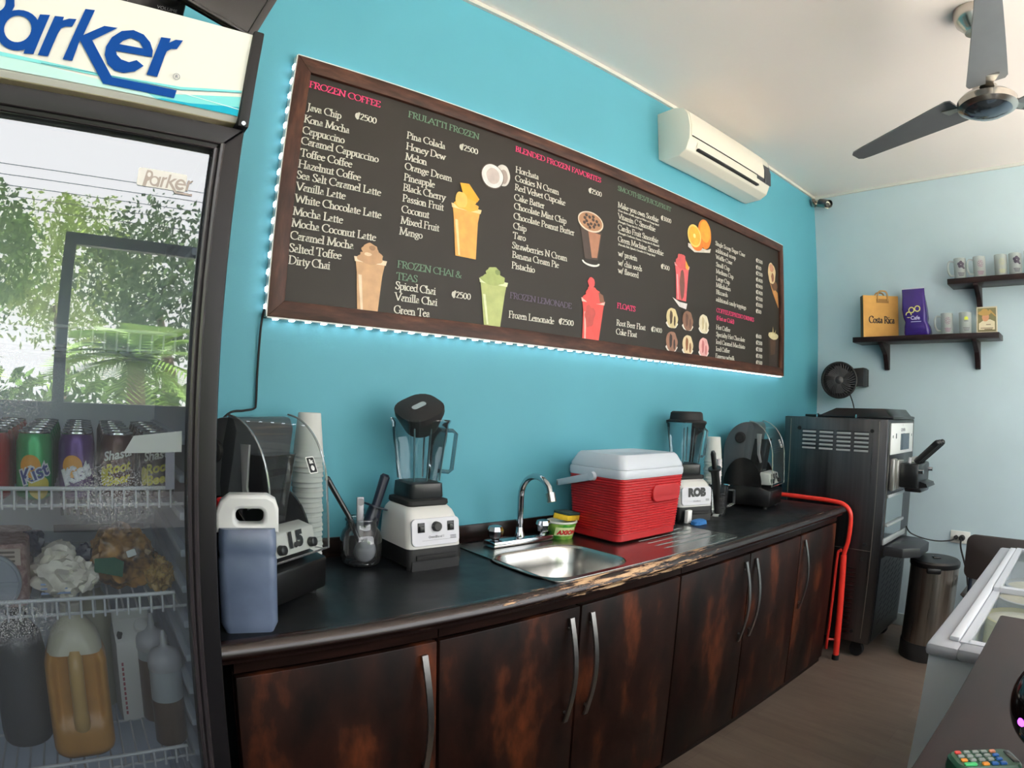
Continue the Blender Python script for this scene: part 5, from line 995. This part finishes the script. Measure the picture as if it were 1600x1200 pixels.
mb = MB(); mb.box(3.452, ff-.006, 1.212, 3.955, ff+.001, 1.392, bev=.003); cp = ob('control_panel', mb, P('e4e4e4', .35), t)
mb = MB(); mb.box(3.66, ff-.0075, 1.232, 3.86, ff-.0055, 1.33); mb.flat([rr2(.018, .03, .004, 3.56, 1.318)], FRONT(0, ff-.0066, 0)); mb.flat([rr2(.016, .016, .004, 3.49, 1.315), ], FRONT(0, ff-.0066, 0)); mb.flat([rr2(.016, .016, .004, 3.92, 1.318)], FRONT(0, ff-.0066, 0))
ob('display_window', mb, P('2a3440', .12), cp)
mb = MB(); mb.prism([(3.695, 1.33), (3.73, 1.332), (3.82, 1.31), (3.845, 1.28), (3.845, 1.24), (3.7, 1.234)], 'y', ff-.009, ff-.0076); ob('display_screen', mb, P('4a5866', .1), cp)
mb = MB(); mb.sans('GOSHEN', FRONT(3.705, ff-.0067, 1.352), .026); mb.flat([rr2(.003, .016, .001, 3.7, 1.382)], FRONT(0, ff-.0066, 0)); ob('lettering', mb, P('3a3d42', .4), cp, ext=1)
mb = MB(); mb.box(3.47, ff-.03, 1.005, 3.54, ff, 1.19, bev=.01); mb.box(3.54, ff-.035, 1.01, 3.66, ff-.002, 1.18, bev=.006); dh = ob('dispensing_door', mb, P('b3b1ac', .3, .8), t)
mb = MB(); mb.box(3.56, ff-.15, 1.02, 3.84, ff-.034, 1.165, bev=.012); mb.box(3.6, ff-.165, .995, 3.8, ff-.06, 1.03, bev=.01); mb.prism([(ff-.15, 1.06), (ff-.19, 1.05), (ff-.2, 1.03), (ff-.15, 1.02)], 'x', 3.6, 3.8); ob('dispensing_head', mb, P('121315', .3), t)
mb = MB()
for k in range(3): xx = 3.62+.075*k; mb.lathe([(.016, ff-.1), (.016, ff-.155)], (xx, 0, 1.135), axis='y', n=12) if False else mb.tube([(xx, ff-.08, 1.16), (xx, ff-.085, 1.195)], .013, n=10)
obs('draw_pin', mb, P('c9c9cc', .3, .5), dh)
for k in range(3):
    xx = 3.62+.075*k; mb = MB(); mb.tube([(xx, ff-.115, 1.17), (xx, ff-.235, 1.285)], [.017, .019], n=12); mb.ball((xx, ff-.237, 1.287), .0185, sub=2); ob('draw_lever', mb, BLACK, t)
mb = MB()
for xx in (3.575, 3.825): mb.tube([(xx, ff-.14, 1.12), (xx, ff-.175, 1.12)], .012, n=10)
obs('thumb_screw', mb, CHROME, dh)
mb = MB(); mb.box(3.445, ff-.003, .72, 3.8, ff+.001, .985); ob('splash_panel', mb, P('c8cfd0', .12, 1), t)
mb = MB(); mb.box(3.445, ff-.012, .965, 3.8, ff-.002, .985, bev=.003); mb.box(3.445, ff-.02, .8, 3.8, ff-.002, .815, bev=.003); mb.box(3.43, ff-.01, .695, 3.9, ff-.001, .73, bev=.003); obs('splash_bar', mb, P('c4c6c6', .3, .6), t)
mb = MB(); mb.prism([(3.47, ff), (3.47, ff-.12), (3.56, ff-.2), (3.78, ff-.2), (3.88, ff-.12), (3.88, ff)], 'z', .628, .685, bev=.006); dp = ob('drip_tray', mb, P('26282b', .4), t)
mb = MB(); mb.box(3.43, ff-.003, .12, 3.96, ff+.001, .615); ob('lower_panel', mb, P('202326', .35, .7), t)
mb = MB()
for r in range(11):
    for c in range(5):
        x0 = 3.5+.085*c; z0 = .2+.036*r; mb.quad([(x0, ff-.0045, z0), (x0+.06, ff-.0045, z0+.022), (x0+.06, ff-.0045, z0+.03), (x0, ff-.0045, z0+.008)])
ob('lower_vent', mb, MATTE, t, ext=1)
mb = MB(); mb.prism([(-.235, 1.415), (-.235, 1.43), (-.34, 1.43), (-.44, 1.472), (-.74, 1.474), (-.775, 1.435), (-.8, 1.43), (-.8, 1.415)], 'x', 3.45, 3.95, bev=.004); ob('hopper_cover', mb, P('111214', .25), t)
mb = MB()
for yy in (-.335, -.585): mb.box(3.405, yy-.004, 1.412, 3.425, yy+.004, 1.436)
obs('hopper_clip', mb, CHROME, t)
for sx in (3.46, 3.94):
    for sy in (-.7, -.2):
        mb = MB(); mb.lathe([(.04, sx-.016), (.044, sx-.012), (.044, sx+.012), (.04, sx+.016)], (0, sy, .045), axis='x', n=18); mb.box(sx-.025, sy-.03, .075, sx+.025, sy+.03, .1); ob('caster', mb, MATTE, t)
# cords and socket
t = thing('wall_socket', 'white double wall socket with two black plugs beside the bin', 'wall socket', (XR, -1.1, .66))
mb = MB(); mb.box(XR-.008, -1.165, .622, XR, -1.035, .702, bev=.003); ob('plate', mb, P('dcdcd8', .4), t)
for yy, r in ((-1.075, .014), (-1.115, .02)): mb = MB(); mb.lathe([(r, XR-.008), (r, XR-.025), (r*.7, XR-.04)], (0, yy, .66), axis='x', n=14); ob('plug', mb, MATTE, t)
mb = MB(); mb.tube(cat([(XR-.04, -1.075, .66), (4.13, -1.05, .645), (4.08, -.98, .64), (4.02, -.9, .655), (3.96, -.82, .69), (3.9, -.8, .74)]), .0045, n=6); ob('machine_cord', mb, MATTE, label='thin black cord from the wall socket to the soft-serve machine', cat_='cord', loc=(4.08, -.98, .64))
mb = MB(); mb.tube(cat([(XR-.04, -1.115, .655), (XR-.05, -1.12, .6), (XR-.035, -1.17, .45), (XR-.03, -1.2, .3), (XR-.03, -1.25, .05)]), .006, n=6); ob('thick_cord', mb, MATTE, label='thick black cord hanging from the right plug of the wall socket', cat_='cord', loc=(XR-.03, -1.2, .3))
# red frame
t = thing('red_tube_frame', 'red steel tube frame standing between the worktop end and the steel machine', 'tube frame', (3.315, -.45, 0))
REDP = P('d23227', .32); xt = 3.315
mb = MB(); mb.tube(cat([(xt, -.1, .938), (xt, -.3, .938), (xt, -.5, .934), (xt, -.575, .92), (xt, -.612, .885), (xt, -.622, .83), (xt, -.617, .72), (xt, -.6, .64), (xt, -.598, .58)], 5), .0135, n=12); ob('upper_tube', mb, REDP, t)
mb = MB(); mb.tube([(xt, -.598, .63), (xt, -.625, .02)], .0185, n=12); ob('front_leg', mb, REDP, t); mb = MB(); mb.tube([(xt, -.624, .03), (xt, -.625, 0)], .022, n=12); ob('foot_cap', mb, MATTE, t)
mb = MB(); mb.tube(cat([(xt-.02, -.59, .66), (xt-.02, -.578, .655), (xt-.02, -.566, .6), (xt-.02, -.566, .2), (xt-.02, -.566, .06)]), .009, n=10); mb.tube([(xt-.02, -.56, .12), (xt, -.62, .12)], .008, n=8); ob('brace_rod', mb, P('a5241c', .35), t)
# bin
t = thing('pedal_bin', 'round steel pedal bin with black lid by the pale teal wall', 'bin', (3.725, -1.045, 0), -1.15); M = TM(t)
mb = MB(M); mb.lathe([(.148, .0), (.15, .01), (.15, .1), (.147, .105)], n=40); ob('base', mb, MATTE, t)
mb = MB(M); mb.lathe([(.146, .105), (.146, .57)], n=40, cap=(False, False)); ob('body', mb, steel('bin_steel', '8f877f', 'a8a097', (30, 30, .5), .33), t)
mb = MB(M); mb.lathe([(.15, .565), (.152, .57), (.152, .592), (.14, .603), (.1, .608), (.001, .609)], n=40); mb.box(-.075, -.155, .54, .01, -.12, .575, bev=.01); ob('lid', mb, BLACK, t)
mb = MB(M); mb.box(-.02, -.03, .606, .03, .02, .618, bev=.006); ob('lid_grip', mb, P('060607', .3), t)
# chair (its back shows behind the freezer)
t = thing('dining_chair', 'dark brown chair whose rounded back shows behind the freezer', 'chair', (3.72, -1.44, 0)); CHM = P('2b2523', .5, var=.1)
mb = MB(); mb.loft([[(3.55-.02*math.sin(PI*i/16)+dx, y, z) for (y, z) in ()] for i in ()] or [], ) if False else None
pl = rr2(.38, .245, .045, -1.44, .682, 6); mb.prism(pl, 'x', 3.53, 3.552, bev=.004); ob('backrest', mb, CHM, t)
mb = MB(); mb.loft([rr(.4, .38, .05, .44, 5, 3.74, -1.44), rr(.42, .4, .05, .452, 5, 3.74, -1.44), rr(.4, .38, .05, .468, 5, 3.74, -1.44)]); ob('seat', mb, CHM, t)
for sy in (-1, 1):
    mb = MB(); mb.tube([(3.545, -1.44+sy*.15, .6), (3.57, -1.44+sy*.15, .45), (3.55, -1.44+sy*.17, 0)], .012, n=8); ob('leg', mb, P('3a4250', .4, .5), t)
    mb = MB(); mb.tube([(3.9, -1.44+sy*.15, .45), (3.92, -1.44+sy*.17, 0)], .012, n=8); ob('leg', mb, P('3a4250', .4, .5), t)
# freezer
fzx0, fzx1, fzy1, fzy0, fzt = 1.46, 2.87, -1.505, -2.12, .88
t = thing('ice_cream_freezer', 'pale grey display freezer with sliding glass lids at the end of the bar', 'freezer', (2.165, -1.81, 0)); FG = P('c3c6c9', .45)
mb = MB(); bx = [(fzx0+.03, fzy0+.03, fzx1-.03, fzy1-.012)]
mb.box(fzx0+.012, fzy1-.06, .03, fzx1-.012, fzy1-.01, .845); mb.box(fzx0+.012, fzy0+.02, .03, fzx1-.012, fzy0+.06, .845); mb.box(fzx0+.012, fzy0+.06, .03, fzx0+.07, fzy1-.06, .845); mb.box(fzx1-.07, fzy0+.06, .03, fzx1-.03, fzy1-.06, .845); mb.box(fzx0+.07, fzy0+.06, .03, fzx1-.07, fzy1-.06, .3)
ob('cabinet', mb, FG, t); mb = MB(); mb.box(fzx0+.0105, -1.66, .05, fzx0+.013, -1.657, .843); ob('end_seam', mb, P('6b7076', .5), t)
mb = MB(); mb.box(fzx0+.07, fzy0+.06, .3, fzx1-.07, fzy1-.06, .31); mb.box(fzx0+.07, fzy1-.068, .31, fzx1-.07, fzy1-.06, .84); mb.box(fzx0+.07, fzy0+.06, .31, fzx1-.07, fzy0+.068, .84); mb.box(fzx0+.07, fzy0+.068, .31, fzx0+.078, fzy1-.068, .84); mb.box(fzx1-.078, fzy0+.068, .31, fzx1-.07, fzy1-.068, .84); ob('liner', mb, P('e4e9ec', .5), t)
mb = MB(); W_ = P('9a9ca2', .4)
mb.box(fzx0, fzy1-.085, .845, fzx1, fzy1, fzt, bev=.012); mb.box(fzx0, fzy0, .845, fzx1, fzy0+.085, fzt, bev=.012); mb.box(fzx0, fzy0+.08, .845, fzx0+.075, fzy1-.08, fzt, bev=.012); mb.box(fzx1-.075, fzy0+.08, .845, fzx1, fzy1-.08, fzt, bev=.012); ob('rim', mb, W_, t)
mb = MB(); mb.box(fzx0+.05, fzy1-.075, fzt, fzx1-.05, fzy1-.05, fzt+.012, bev=.003); mb.box(fzx0+.05, fzy0+.05, fzt, fzx1-.05, fzy0+.075, fzt+.012, bev=.003); obs('slide_rail', mb, P('c3c5ca', .35), t)
LIDG = thin_glass('freezer_lid_glass', (.93, .96, .97), .75, .02, .03)
for (a, b_, z) in ((fzx0+.05, 2.15, fzt-.006), (2.08, fzx1-.05, fzt+.006)):
    mb = MB(); y0, y1 = fzy0+.078, fzy1-.078; mb.box(a, y0, z-.008, b_, y0+.022, z+.008); mb.box(a, y1-.022, z-.008, b_, y1, z+.008); mb.box(a, y0+.02, z-.008, a+.03, y1-.02, z+.008); mb.box(b_-.03, y0+.02, z-.008, b_, y1-.02, z+.008); fr_ = ob('sliding_lid', mb, P('b3b5bb', .35), t)
    mb = MB(); mb.quad([(a+.028, y0+.02, z), (b_-.028, y0+.02, z), (b_-.028, y1-.02, z), (a+.028, y1-.02, z)]); ob('lid_glass', mb, LIDG, fr_, ext=1)
def tub(x, y, r, h, c, lab, z=.31):
    t = thing('ice_cream_tub', lab, 'tub', (x, y, z), 0, 'ice cream tubs in the freezer'); M = TM(t); mb = MB(M); mb.lathe([(r*.9, 0), (r, h), (r*1.05, h+.005), (r*1.05, h+.018), (r*.98, h+.02)], n=32, cap=(True, False)); ob('bucket', mb, P(c, .45), t, ext=1)
    mb = MB(M); mb.lathe([(r*.98, h+.006), (r*.6, h+.012), (.001, h+.016)], n=32, cap=(False, True)); ob('ice_cream', mb, P('e6e2cf', .6, var=.08, freq=30), t)
tub(2.0, -1.69, .11, .5, 'e6e0b0', 'yellowish tub nearest the bar inside the freezer'); tub(2.27, -1.69, .11, .5, 'dfe2e4', 'white tub second from the bar inside the freezer'); tub(2.54, -1.69, .11, .48, 'd9dde2', 'white tub under the far glass lid of the freezer')
# bar top, terminal, scanner
t = thing('bar_counter', 'dark brown bar counter in the right foreground', 'bar counter', (.1, -2.0, 0))
mb = MB(); mb.box(-1.2, -2.38, .965, 1.405, -1.68, 1.0, bev=.006); ob('bar_top', mb, BARW, t); mb = MB(); mb.box(-1.15, -2.3, 0, 1.36, -1.75, .965); ob('bar_body', mb, EDGEDARK, t)
mb = MB(); mb.box(-1.17, -1.748, .9, 1.385, -1.7, .964, bev=.004); ob('top_rail', mb, P('4a4542', .5), t)
t = thing('card_terminal', 'green card terminal with coloured keys on the bar counter', 'card terminal', (.678, -1.763, 1.0), math.radians(-52)); M = TM(t) @ Matrix.Scale(.52, 4)
GRN = P('14432c', .35); mb = MB(M); mb.loft([rr(.175, .085, .025, 0), rr(.18, .09, .028, .006), rr(.178, .088, .028, .03), rr(.165, .076, .024, .038)]); ob('housing', mb, GRN, t)
KG = P('8d948f', .4); keys = []
cols = [['c8403a', KG, KG, KG, 'd88a6a'], [KG, KG, KG, KG, '2b62a8'], ['e08a2c', KG, KG, KG, '2b62a8']]
for r in range(3):
    for c in range(5):
        mb = MB(M); xx = -.062+.0235*c; yy = .026-.018*r; mb.loft([rr(.0165, .0105, .003, .037, 3, xx, yy), rr(.0165, .0105, .003, .041, 3, xx, yy), rr(.013, .0075, .002, .0428, 3, xx, yy)]); m_ = cols[r][c]; ob('key', mb, m_ if not isinstance(m_, str) else P(m_, .35), t)
for xx, w_, c_ in ((-.054, .032, '3fb56a'), (-.014, .018, 'e08a2c'), (.01, .018, '2a5a9c'), (.033, .018, '2a5a9c')):
    mb = MB(M); mb.loft([rr(w_, .0115, .003, .037, 3, xx, -.029), rr(w_, .0115, .003, .041, 3, xx, -.029), rr(w_-.004, .008, .002, .0428, 3, xx, -.029)]); ob('key', mb, P(c_, .35), t)
mb = MB(M); mb.box(.062, -.028, .034, .08, .028, .0415, bev=.002); ob('display', mb, P('3a3d3a', .25), t)
t = thing('desk_scanner', 'glossy black rounded scanner with a purple light on the bar counter', 'scanner', (.716, -1.846, 1.0)); M = TM(t)
mb = MB(M); mb.lathe([(.025, 0), (.026, .006), (.024, .02), (.018, .028), (.016, .05)], n=30); ob('base', mb, BLACK, t)
mb = MB(M); mb.ball((-.014, .014, .1), (.06, .056, .062), 0, 4); sh = ob('head', mb, P('08080a', .12), t)
mb = MB(M); mb.ball((-.057, .048, .088), (.006, .006, .006), 0, 2); ob('indicator_light', mb, glow('purple_led', 'c850ff', 6), sh)
# ------------------------------------------------------------------ right wall: fan, shelves
t = thing('wall_fan', 'small round black wall fan on the pale teal wall beside the corner', 'fan', (4.12, -.25, 1.67)); fd = Vector((-.93, -.36, 0)).normalized(); c_ = Vector((4.03, -.235, 1.667)); rot = Matrix.Translation(c_) @ fd.to_track_quat('Z', 'Y').to_matrix().to_4x4()
FBK = P('0b0b0c', .5); mb = MB(rot); mb.lathe([(.06, -.075), (.1, -.05), (.122, -.02), (.128, .0), (.128, .025), (.118, .032), (.112, .026), (.112, .0), (.09, -.03)], n=40, cap=(True, True)); ob('shroud', mb, FBK, t)
mb = MB(rot); mb.lathe([(.022, .0), (.03, .03), (.02, .036), (.001, .037)], n=20)
for k in range(36):
    a = 2*PI*k/36; p = lambda r, an, z: (r*math.cos(an), r*math.sin(an), z); mb.tube([p(.026, a, .03), p(.07, a+.25, .034), p(.114, a+.45, .028)], .002, n=4)
ob('grille', mb, P('1b1b1d', .35), t)
mb = MB(rot)
for k in range(5):
    a = 2*PI*k/5; mb.loft([[(r*math.cos(a+da+r*2), r*math.sin(a+da+r*2), z) for r in (.03, .06, .1)] for da, z in ((0, -.01), (.25, .003), (.5, .015))], cap=(False, False), close=False)
ob('fan_blades', mb, P('0a0a0b', .6), t, ext=1)
mb = MB(); mb.prism([(-.405, 1.625), (-.405, 1.755), (-.33, 1.75), (-.28, 1.71), (-.28, 1.65), (-.33, 1.63)], 'x', 4.06, 4.15, bev=.006); mb.box(4.14, -.4, 1.63, XR, -.3, 1.75, bev=.004); ob('wall_bracket', mb, FBK, t)
mb = MB(); mb.tube(cat([(4.08, -.3, 1.57), (4.1, -.32, 1.5), (4.11, -.33, 1.4), (4.12, -.33, 1.2)]), .004, n=6); ob('fan_cord', mb, MATTE, label='thin black cord hanging from the wall fan behind the machine', cat_='cord', loc=(4.1, -.32, 1.4))
def wshelf(y0, y1, z, label, brk):
    t = thing('wall_shelf', label, 'shelf', (XR, (y0+y1)/2, z), 0, 'dark wooden wall shelves'); mb = MB(); mb.box(3.995, y0, z-.036, XR, y1, z, bev=.003); ob('board', mb, SHELFW, t)
    for yb in brk: mb = MB(); mb.prism([(XR, z-.036), (4.01, z-.036), (4.012, z-.05), (4.06, z-.075), (4.12, z-.11), (4.15, z-.165), (4.16, z-.205), (4.175, z-.215), (XR, z-.21)], 'y', yb-.016, yb+.016, bev=.002); ob('bracket', mb, SHELFW, t)
wshelf(-1.325, -.345, 1.957, 'lower dark wooden wall shelf with bags and two mugs', (-.54, -1.165))
wshelf(-1.9, -1.008, 2.305, 'upper dark wooden wall shelf with a row of frosted mugs', (-1.185, -1.75))
s1, s2 = 1.957, 2.305
t = thing('gift_bag', 'tan kraft paper bag lettered Costa Rica at the left end of the lower shelf', 'bag', (4.095, -.51, s1), math.radians(35)); GB = TM(t) @ Matrix.Translation((-4.06, .5215, -s1)); KR = P('b98a45', .75, var=.08, freq=20)
mb = MB(GB); gx0, gx1, gy0, gy1, gh = 4.025, 4.095, -.648, -.395, .285
mb.loft([[(gx0, gy1, z), (gx1, gy1, z), (gx1, gy0, z), (gx0, gy0, z)] for z in (s1, s1+gh)], cap=(True, False)); 
o = ob('bag_body', mb, KR, t, ext=1)
mb = MB(GB); mb.quad([(gx0+.002, gy1+.0006, s1), (gx1-.002, gy1+.0006, s1), (gx1-.002, gy1+.0006, s1+gh), (gx0+.002, gy1+.0006, s1+gh)]); ob('side_gusset', mb, P('6a5238', .8), o, ext=1, label='darker brown side gusset')
for xx in (gx0-.002, gx1+.002):
    mb = MB(GB); yc = -.535; mb.tube(cat([(xx, yc+.035, s1+gh-.035), (xx, yc+.035, s1+gh+.005), (xx, yc+.02, s1+gh+.03), (xx, yc-.02, s1+gh+.03), (xx, yc-.035, s1+gh+.005), (xx, yc-.035, s1+gh-.035)], 4), .0055, n=6); ob('handle', mb, P('9a7440', .8), t)
mb = MB(GB); mb.quad([(gx0-.001, -.58, s1+gh-.05), (gx0-.001, -.49, s1+gh-.05), (gx0-.001, -.49, s1+gh-.022), (gx0-.001, -.58, s1+gh-.022)]); ob('handle_patch', mb, P('84602f', .8), o, ext=1)
mb = MB(GB); serif(mb, 'Costa Rica', SIDE(gx0-.0012, -.435, s1+.098), .045, .95, 0, .2, .1); ob('lettering', mb, P('24170d', .7), o, ext=1)
# purple coffee bag
t = thing('coffee_bag', 'shiny purple coffee bag on the lower shelf, right of the kraft bag', 'bag', (4.06, -.775, s1)); PUR = P('2b1466', .25, .1, var=.2, freq=8)
mb = MB(); R = []
for z, w_, d_, cy in ((0, .17, .09, -.792), (.02, .175, .1, -.792), (.06, .165, .1, -.788), (.09, .145, .09, -.782), (.12, .16, .1, -.778), (.17, .165, .095, -.772), (.22, .16, .07, -.768), (.27, .155, .035, -.764), (.315, .155, .008, -.762)): R.append([(4.06+q[1], cy-q[0], s1+z+.006*mnoise.noise(Vector((q[0]*30, q[1]*30, z*12)))*(1 if z else 0)) for q in rr(w_, d_, min(.02, d_*.4), 0, 4)])
mb.loft(R); o = ob('bag_body', mb, PUR, t, ang=60)
mb = MB()
for k, (yy, zz) in enumerate(((-.74, .135), (-.76, .165), (-.8, .172))): mb.flat([circ2(-yy, zz, .021), circ2(-yy, zz, .014)], Matrix.Translation((4.0105 - (.0), 0, s1)) @ SIDE(0, 0, 0) , 0, 0)
mb.sans('Cafe', SIDE(4.009, -.785, s1+.112), .034, 1, .0008); mb.flat([rr2(.07, .004, .001, .79, .088)], SIDE(4.009, 0, s1), 0, 1); ob('printed_mark', mb, [P('cfc878', .4), P('c3bfe0', .4)], o, ext=1)
mb = MB(); mb.box(4.055, -.84, s1+.312, 4.065, -.685, s1+.32); ob('foil_top', mb, P('d0d0dc', .3, .6), o)
# mugs
FROST = N('frosted_glass'); d_ = FROST.n('BsdfDiffuse'); d_.inputs[0].default_value = lin('ccd2d0'); t_ = FROST.n('BsdfTranslucent'); t_.inputs[0].default_value = lin('ccd2d0'); r_ = FROST.n('BsdfTransparent'); m1 = FROST.n('MixShader'); m1.inputs[0].default_value = .4; FROST.l(d_.outputs[0], m1.inputs[1]); FROST.l(t_.outputs[0], m1.inputs[2])
m2 = FROST.n('MixShader'); m2.inputs[0].default_value = .38; FROST.l(m1.outputs[0], m2.inputs[1]); FROST.l(r_.outputs[0], m2.inputs[2]); FROST.l(m2.outputs[0], FROST.out.inputs[0]); FROST = FROST.m
WS = lambda x, y, z: Matrix.Translation((x, y, z)) @ Matrix.Rotation(-PI/2+.35, 4, 'Z') @ Matrix(((1, 0, 0, 0), (0, 0, 1, 0), (0, 1, 0, 0), (0, 0, 0, 1)))
def mug(y, z, label, art, c, hdl=True, x=4.055, h=.135):
    t = thing('frosted_mug', label, 'mug', (x, y, z), 0, 'frosted souvenir mugs on the wall shelves'); M = TM(t); mb = MB(M)
    mb.lathe([(.036, 0), (.039, .004), (.04, h-.004), (.0395, h), (.0375, h), (.037, .01), (.001, .009)], n=30, cap=(True, False)); o = ob('body', mb, FROST, t, ext=1)
    if hdl: mb = MB(M); mb.tube(cat([(-.012, .037, h*.86), (-.02, .062, h*.87), (-.024, .073, h*.7), (-.024, .073, h*.4), (-.02, .06, h*.2), (-.012, .037, h*.18)], 4), .0065, n=8); ob('handle', mb, FROST, t)
    mb = MB(); W_ = WS(x, y, z)
    if art == 'flower':
        for k in range(5): a = 2*PI*k/5+.3; wflat(mb, [blobp(.0135*math.cos(a), .09+.0135*math.sin(a), .0105, .0105, k, .2)], .0402, 0, W_)
        wflat(mb, [blobp(.017, .068, .008, .006, 9, .4)], .0402, 0, W_)
    elif art == 'sketch':
        for k in range(7): a = 2*PI*k/7; wflat(mb, [circ2(.012*math.cos(a), .085+.016*math.sin(a), .0075), circ2(.012*math.cos(a), .085+.016*math.sin(a), .0058)], .0402, 0, W_)
    else: wflat(mb, [circ2(0, .092, .013, .015, 20, 0, 180)+[(-.013, .086), (.013, .086)]], .0402, 0, W_, 1); wflat(mb, [rr2(.03, .003, .001, 0, .078)], .0402, 0, W_)
    for k in range(3): wflat(mb, [rr2(.044-.006*k, .0038, .001, 0, .036-.0085*k)], .0402, 0, W_)
    ob('printed_art', mb, [P(c, .6), P('b9c23c', .6)], o, ext=1); return t
mug(-.985, s1, 'frosted mug with pinkish flower sketch on the lower shelf, right of the purple bag', 'sketch', '7a4a66')
mug(-1.105, s1, 'frosted mug with yellow-green half disc on the lower shelf, left of the framed picture', 'disc', '4a4f52', False)
mug(-1.085, s2, 'frosted mug with dark flower and visible handle, at the left end of the upper shelf', 'flower', '2c2436')
mug(-1.21, s2, 'frosted mug with pinkish flower sketch, second on the upper shelf', 'sketch', '7a4a66')
mug(-1.345, s2, 'frosted mug with pale yellow sketch, third on the upper shelf', 'sketch', 'b0b080', False)
mug(-1.435, s2, 'frosted mug with dark flower, fourth on the upper shelf', 'flower', '2c2436', False)
mug(-1.53, s2, 'frosted mug with dark flower, fifth on the upper shelf and cut by the photo edge', 'flower', '2c2436', False, h=.145)
t = thing('picture_frame', 'small framed picture of someone in a straw hat, on the lower shelf', 'picture', (4.05, -1.245, s1)); M = Matrix.Translation((4.03, -1.245, s1)) @ Matrix.Rotation(-PI/2, 4, 'Z') @ Matrix.Rotation(PI/2-.12, 4, 'X')
mb = MB(); mb.flat([[(-.065, 0), (.065, 0), (.065, .165), (-.065, .165)], [(-.058, .007), (.058, .007), (.058, .158), (-.058, .158)]], M, .005); ob('frame', mb, P('c9bfa8', .5), t)
mb = MB(); mb.flat([[(-.06, .004), (.06, .004), (.06, .16), (-.06, .16)]], M @ Matrix.Translation((0, 0, -.001)), .002, 0)
Z_ = lambda k: M @ Matrix.Translation((0, 0, .0014+.0003*k))
mb.flat([[(-.05, .02), (.05, .02), (.05, .07), (.02, .085), (-.02, .08), (-.05, .06)]], Z_(1), 0, 1); mb.flat([blobp(-.008, .098, .022, .026, 2, .1)], Z_(2), 0, 2); mb.flat([blobp(-.014, .126, .04, .016, 3, .15)], Z_(3), 0, 3); mb.flat([blobp(-.014, .137, .022, .016, 5, .1)], Z_(4), 0, 3); mb.flat([[(.012, .14), (.055, .1), (.058, .106), (.02, .148)]], Z_(2), 0, 3); mb.flat([rr2(.08, .004, .001, 0, .03), ], Z_(5), 0, 4); mb.flat([rr2(.05, .004, .001, .01, .022)], Z_(5), 0, 4); mb.flat([rr2(.03, .004, .001, .01, .052)], Z_(5), 0, 4)
ob('photo_print', mb, [P('6f6a48', .5), P('d8cdb0', .5), P('c08a68', .5), P('a5854a', .5), P('5a4630', .5)], t, ext=1)
